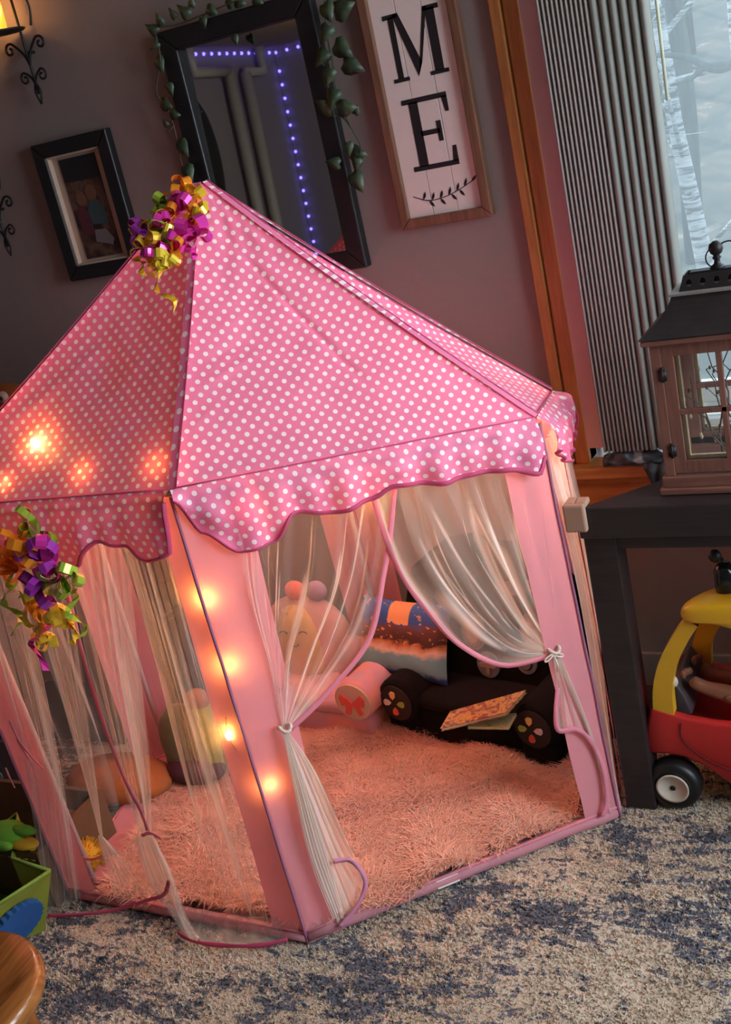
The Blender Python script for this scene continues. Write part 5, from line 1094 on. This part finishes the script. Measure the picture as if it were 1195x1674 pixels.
toy('toy_shaker', 'small magenta toy with yellow knobs beside the green plush frog', 'toy', (38, 1382), .155, [('handle', (0, 0, 0), (.026, .012, .012), mp_), ('knob', (.026, 0, 0), (.010, .010, .010), my), ('bead', (-.024, 0, 0), (.008, .008, .008), my)])
# yellow pompom
cpx = on_z(140, 1400, .05); pm = thing('pompom_ball', 'fuzzy yellow pompom ball on the floor behind the tents left base', 'toy ball', cpx - V((0, 0, .05)))
m = MB(); m.ell(cpx, (.035, .035, .035), 14, 10); m.build('core', my, pm); rs = random.Random(4); m = MB()
for i in range(420):
    d = V((rs.gauss(0, 1), rs.gauss(0, 1), rs.gauss(0, 1))).normalized(); m.tube([cpx + d * .03, cpx + d * .048 + V((0, 0, -.003))], [.0012, .0006], 3, cap=False)
o = m.build('yarn', my, pm); o['kind'] = 'stuff'
toy('floor_cushion', 'burnt orange floor cushion seen through the left side net', 'cushion', (185, 1310), .06, [('cover', (-.06, .10, -.01), (.16, .09, .05), mo_)])
toy('plush_toy', 'tan and yellow plush lying on the floor behind the left post', 'plush toy', (115, 1368), .05, [('body', (-.03, .03, 0), (.06, .05, .04), simple('tan_plush', (.42, .27, .09), .9, nz=.2)), ('head', (.035, .02, .015), (.03, .028, .028), my)])
c = on_z(0, 1275, .12); bs = thing('toy_speaker', 'black plastic toy case standing outside the tents left side', 'toy', c - V((0, 0, .12)))
MB().box(c.x - .16, c.x + .015, c.y - .0, c.y + .12, 0, .22).build('case', M['black'], bs, smooth=False, bevel=.01)
MB().lathe([(.016, 0), (.018, .003), (.010, .004)], 16, (c.x - .0, c.y - .0, .135), Matrix.Rotation(math.pi / 2, 3, 'X')).build('dial', simple('grey_dial', (.12, .14, .15), .4), bs)
# low grey box / bench further back seen through left net
mb_ = thing('storage_bench', 'dark low wooden storage bench against the wall behind the tents left side', 'bench', (-2.4, 2.3, 0))
MB().box(-2.75, -2.02, 2.22, 2.44, .06, .26).build('body', wood('dark_bench_wood', (.05, .03, .025), (.10, .06, .045), axis=0), mb_, smooth=False, bevel=.004)
MB().box(-2.77, -2.00, 2.20, 2.45, .26, .285).build('lid', bpy.data.materials['dark_bench_wood'], mb_, smooth=False, bevel=.004)
for x_ in (-2.73, -2.07): MB().box(x_, x_ + .04, 2.24, 2.42, -.02, .06).build('foot', bpy.data.materials['dark_bench_wood'], mb_, smooth=False)
# orange plush with a round eye at far left, on a shelf
oc = on_y(14, 645, 2.10); op = thing('plush_toy', 'orange plush toy with a round white eye peeking over the left roof edge', 'plush toy', oc - V((0, 0, .10)))
MB().ell(oc + V((-.05, .04, -.04)), (.075, .06, .06)).build('head', simple('dim_orange_plush', (.30, .09, .02), .95, nz=.2), op)
ey = MB().ell(oc + V((.0, -.02, .0)), (.015, .012, .015)).build('eye', simple('eye_white', (.62, .55, .48), .4), op)
MB().ell(oc + V((.002, -.030, -.001)), (.006, .005, .006)).build('pupil', M['ink'], ey)
bcase = thing('bookcase', 'dark tall toy shelf left of the tent carrying the orange plush', 'shelf', (-2.45, 2.2, 0))
hz = oc.z - .10
for zz in (.0, hz / 2, hz - .02): MB().box(oc.x - .42, oc.x + .06, 2.02, 2.30, max(zz, 0), max(zz, 0) + .02).build('shelf_board', bpy.data.materials['dark_bench_wood'], bcase, smooth=False)
for xx in (oc.x - .44, oc.x + .06): MB().box(xx, xx + .02, 2.02, 2.30, -.02, hz).build('side_board', bpy.data.materials['dark_bench_wood'], bcase, smooth=False)
# round wooden stool in the foreground
st_z = .40; e = on_z(77, 1598, st_z); sr = .15; scn = V((e.x - sr * .90 - .010, e.y - sr * .12 - .056, 0))
stl = thing('wooden_stool', 'round polished brown wooden stool cut by the bottom left corner', 'stool', scn)
t = NT('varnished_oak'); v = t.coord(scale=(16, 2, 2)); n = t.noise(v, 3.5, 6, .6, .8); t.l(t.ramp(n, [(.3, (.12, .035, .008)), (.6, (.32, .115, .025)), (.8, (.42, .18, .05))]), t.b.inputs['Base Color']); t.b.inputs['Roughness'].default_value = .22; t.b.inputs['Coat Weight'].default_value = .6; t.b.inputs['Coat Roughness'].default_value = .12
MB().lathe([(.10, -.038), (sr - .012, -.036), (sr - .002, -.028), (sr, -.018), (sr - .003, -.006), (sr - .012, .0), (.10, -.003), (.001, -.004)], 48, (scn.x, scn.y, st_z)).build('seat', t.m, stl)
for i in range(4):
    a = math.pi / 4 + i * math.pi / 2 + .3; p1 = V((scn.x + .085 * math.cos(a), scn.y + .085 * math.sin(a), st_z - .035)); p0 = V((scn.x + .135 * math.cos(a), scn.y + .135 * math.sin(a), 0))
    ks = [p1.lerp(p0, k_ / 10) for k_ in range(11)]; MB().tube(ks, [.014, .015, .017, .013, .016, .018, .017, .014, .016, .014, .012], 12).build('leg', t.m, stl)
for i in range(4):
    a = math.pi / 4 + i * math.pi / 2 + .3; a2 = a + math.pi / 2; MB().tube([(scn.x + .112 * math.cos(a), scn.y + .112 * math.sin(a), .17), (scn.x + .112 * math.cos(a2), scn.y + .112 * math.sin(a2), .17)], .008, 8).build('rung', t.m, stl)

# ================================================================= FAR SIDE OF THE ROOM (seen in the mirror)
led = thing('led_light_string', 'blue purple LED light string along the ceiling edge, seen in the mirror', 'string lights', (XL + .03, YF + .03, ZC - .05)); lm = simple('violet_led', (.3, .2, 1), .4, emit=(.14, .10, 1), es=5)
pts_h1 = [V((XL + .03, YF + .03 + i * .085, ZC - .03)) for i in range(34)]; pts_h2 = [V((XL + .03 + i * .085, YF + .03, ZC - .03)) for i in range(1, 22)]; pts_v = [V((XL + .03, YF + .03, ZC - .06 - i * .085)) for i in range(1, 22)]
me_src = None
for p in pts_h1 + pts_h2 + pts_v:
    if me_src is None:
        o = MB().ell((0, 0, 0), (.010, .010, .010), 8, 6).build('led', lm, led); me_src = o.data; o.location = p
    else:
        o = bpy.data.objects.new('led', me_src); link(o); o.parent = led; o.matrix_parent_inverse = wmat(led).inverted(); o.location = p
m = MB(); m.tube([pts_h2[-1], pts_h1[0], pts_h1[-1]], .003, 5); m.tube([pts_h1[0], pts_v[-1]], .003, 5); m.build('cable', simple('led_cable', (.3, .3, .33), .4), led)
pm_ = simple('painted_pipe', (.42, .36, .28), .5)
def reflpt(px, py):
    yc = YW - .018; d = ray(px, py); p = CAM + d * ((yc - CAM.y) / d.y); nrm = V((0, -math.cos(math.radians(1.6)), math.sin(math.radians(1.6)))); r_ = d - 2 * d.dot(nrm) * nrm; return p, r_
def on_left(px, py, x=XL + .06):
    p, r_ = reflpt(px, py); return p + r_ * ((x - p.x) / r_.x)
pp_ = thing('painted_pipes', 'pair of pale painted pipes on the far wall, seen in the mirror', 'pipe', (XL + .06, on_left(400, 200).y, 0))
def vert(px, py): p = on_left(px, py); return p
for k_, (xa_, ya_) in enumerate(((372, 116), (400, 118))):
    p = vert(xa_, ya_); MB().tube([V((p.x, p.y, p.z)), V((p.x, p.y, 0))], .035, 10).build('pipe', pm_, pp_)
p = vert(372, 116); q = vert(310, 100); MB().tube([V((p.x, p.y, p.z)), V((q.x, q.y, p.z)), V((q.x, q.y, ZC))], .033, 10).build('elbow_pipe', pm_, pp_)
p = vert(400, 118); q = vert(427, 108); MB().tube([V((p.x, p.y, p.z)), V((q.x, q.y, p.z)), V((q.x, q.y, ZC))], .03, 10).build('elbow_pipe', pm_, pp_)
p = vert(345, 262); ov = thing('wall_plaque', 'dark oval plaque on the far wall, seen low in the mirror', 'plaque', p)
MB().ell((XL + .02, p.y, p.z), (.02, .17, .36), 28, 12).build('panel', simple('dark_olive_lacquer', (.02, .022, .018), .3), ov)

# ================================================================= OUTDOORS
def outmat(name, stops, scale, sc3=(1, 1, 1), rough=.95):
    t = NT(name); n = t.noise(t.coord(scale=sc3), scale, 6, .7, .6); t.l(t.ramp(n, stops), t.b.inputs['Base Color']); t.b.inputs['Roughness'].default_value = rough; return t.m
P = []
for i in range(60):
    row = []
    for j in range(50):
        x = lerp(-16, 12, i / 59); y = lerp(2.75, 30, (j / 49) ** 1.3); z = -.5 + max(0, y - 6) * .10 + max(0, y - 12) * .22 + .25 * noise.noise((x * .4, y * .3, 0)) * min(1, (y - 2.7) / 4); row.append(V((x, y, z)))
    P.append(row)
m = MB(); m.grid(P, 60, 50); g = m.build('yard_ground', outmat('wintry_ground', [(.3, (.07, .095, .095)), (.5, (.14, .17, .165)), (.62, (.24, .22, .18)), (.74, (.60, .64, .66))], 1.4), None); g['kind'] = 'structure'
bark = outmat('pale_birch_bark', [(.42, (.12, .14, .15)), (.5, (.55, .62, .66)), (.6, (.85, .9, .95))], 5, (1, 1, 7)); gbark = outmat('grey_bark', [(.3, (.05, .065, .065)), (.7, (.13, .16, .155))], 6, (4, 4, 1))
def tree(label, base, top_, r0, mat, seed, nb, grp=None, blen=1.2, cat_='tree'):
    rs = random.Random(seed); t = thing('bare_tree', label, cat_, base, grp); pts = [base.lerp(top_, i / 10) + V((rs.uniform(-.04, .04), rs.uniform(-.04, .04), 0)) * (base - top_).length * .15 for i in range(11)]
    MB().tube(pts, [r0 * (1 - .6 * i / 10) for i in range(11)], 10).build('trunk', mat, t)
    m = MB()
    for i in range(nb):
        k_ = rs.uniform(.15, .98) * 9.9; a = pts[int(k_)].lerp(pts[int(k_) + 1], k_ % 1); d = V((rs.uniform(-1, 1), rs.uniform(-.6, .6), rs.uniform(-.1, .8))).normalized(); L_ = blen * rs.uniform(.5, 1.1); b_ = a + d * L_ * .5 + V((0, 0, rs.uniform(-.05, .1))) * L_; c_ = b_ + (d + V((rs.uniform(-.5, .5), rs.uniform(-.5, .5), rs.uniform(-.2, .4)))) * L_ * .5
        m.tube([a, b_, c_], [r0 * .25, r0 * .16, r0 * .05], 5)
        for q in range(3):
            e_ = b_.lerp(c_, rs.random()); m.tube([e_, e_ + V((rs.uniform(-.4, .4), rs.uniform(-.3, .3), rs.uniform(-.1, .5))) * L_ * .6], [r0 * .07, r0 * .02], 4)
    m.build('branches', mat, t); return t
p0, p1 = on_y(1165, 500, 7.0), on_y(1088, 120, 6.4)
tree('pale leaning birch trunk close outside the window glass', p0 + (p0 - p1) * .35, p1 + (p1 - p0) * .6, .065, bark, 2, 16, blen=1.3)
p0, p1 = on_y(1230, 300, 5.6), on_y(1100, 130, 5.6)
bb = thing('tree_branch', 'dark low branch curving across the view outside the window', 'branch', p0)
MB().tube(cat([on_y(x, y, 5.6) for x, y in ((1260, 60), (1195, 105), (1165, 112), (1125, 95), (1085, 90), (1040, 95))], 30), [.026 - .018 * i / 29 for i in range(30)], 8).build('limb', gbark, bb)
MB().tube(cat([on_y(x, y, 5.6) for x, y in ((1195, 104), (1150, 112), (1130, 128), (1095, 140))], 20), [.02 - .015 * i / 19 for i in range(20)], 8).build('side_branch', gbark, bb)
rs = random.Random(21)
for i in range(30):
    y = rs.uniform(9, 26); x = -.19 * y + rs.uniform(-.06, .07) * y; z = -.5 + max(0, y - 6) * .10 + max(0, y - 12) * .22
    pale = i % 4 == 0
    tree('pale bare trunk in the woods beyond the yard' if pale else 'grey bare trunk in the woods beyond the yard', V((x, y, z - .1)), V((x + rs.uniform(-.6, .6), y, z + rs.uniform(5, 9))), rs.uniform(.03, .10), bark if pale else gbark, 100 + i, 12, 'pale trunks in the woods' if pale else 'grey trunks in the woods', 1.8)
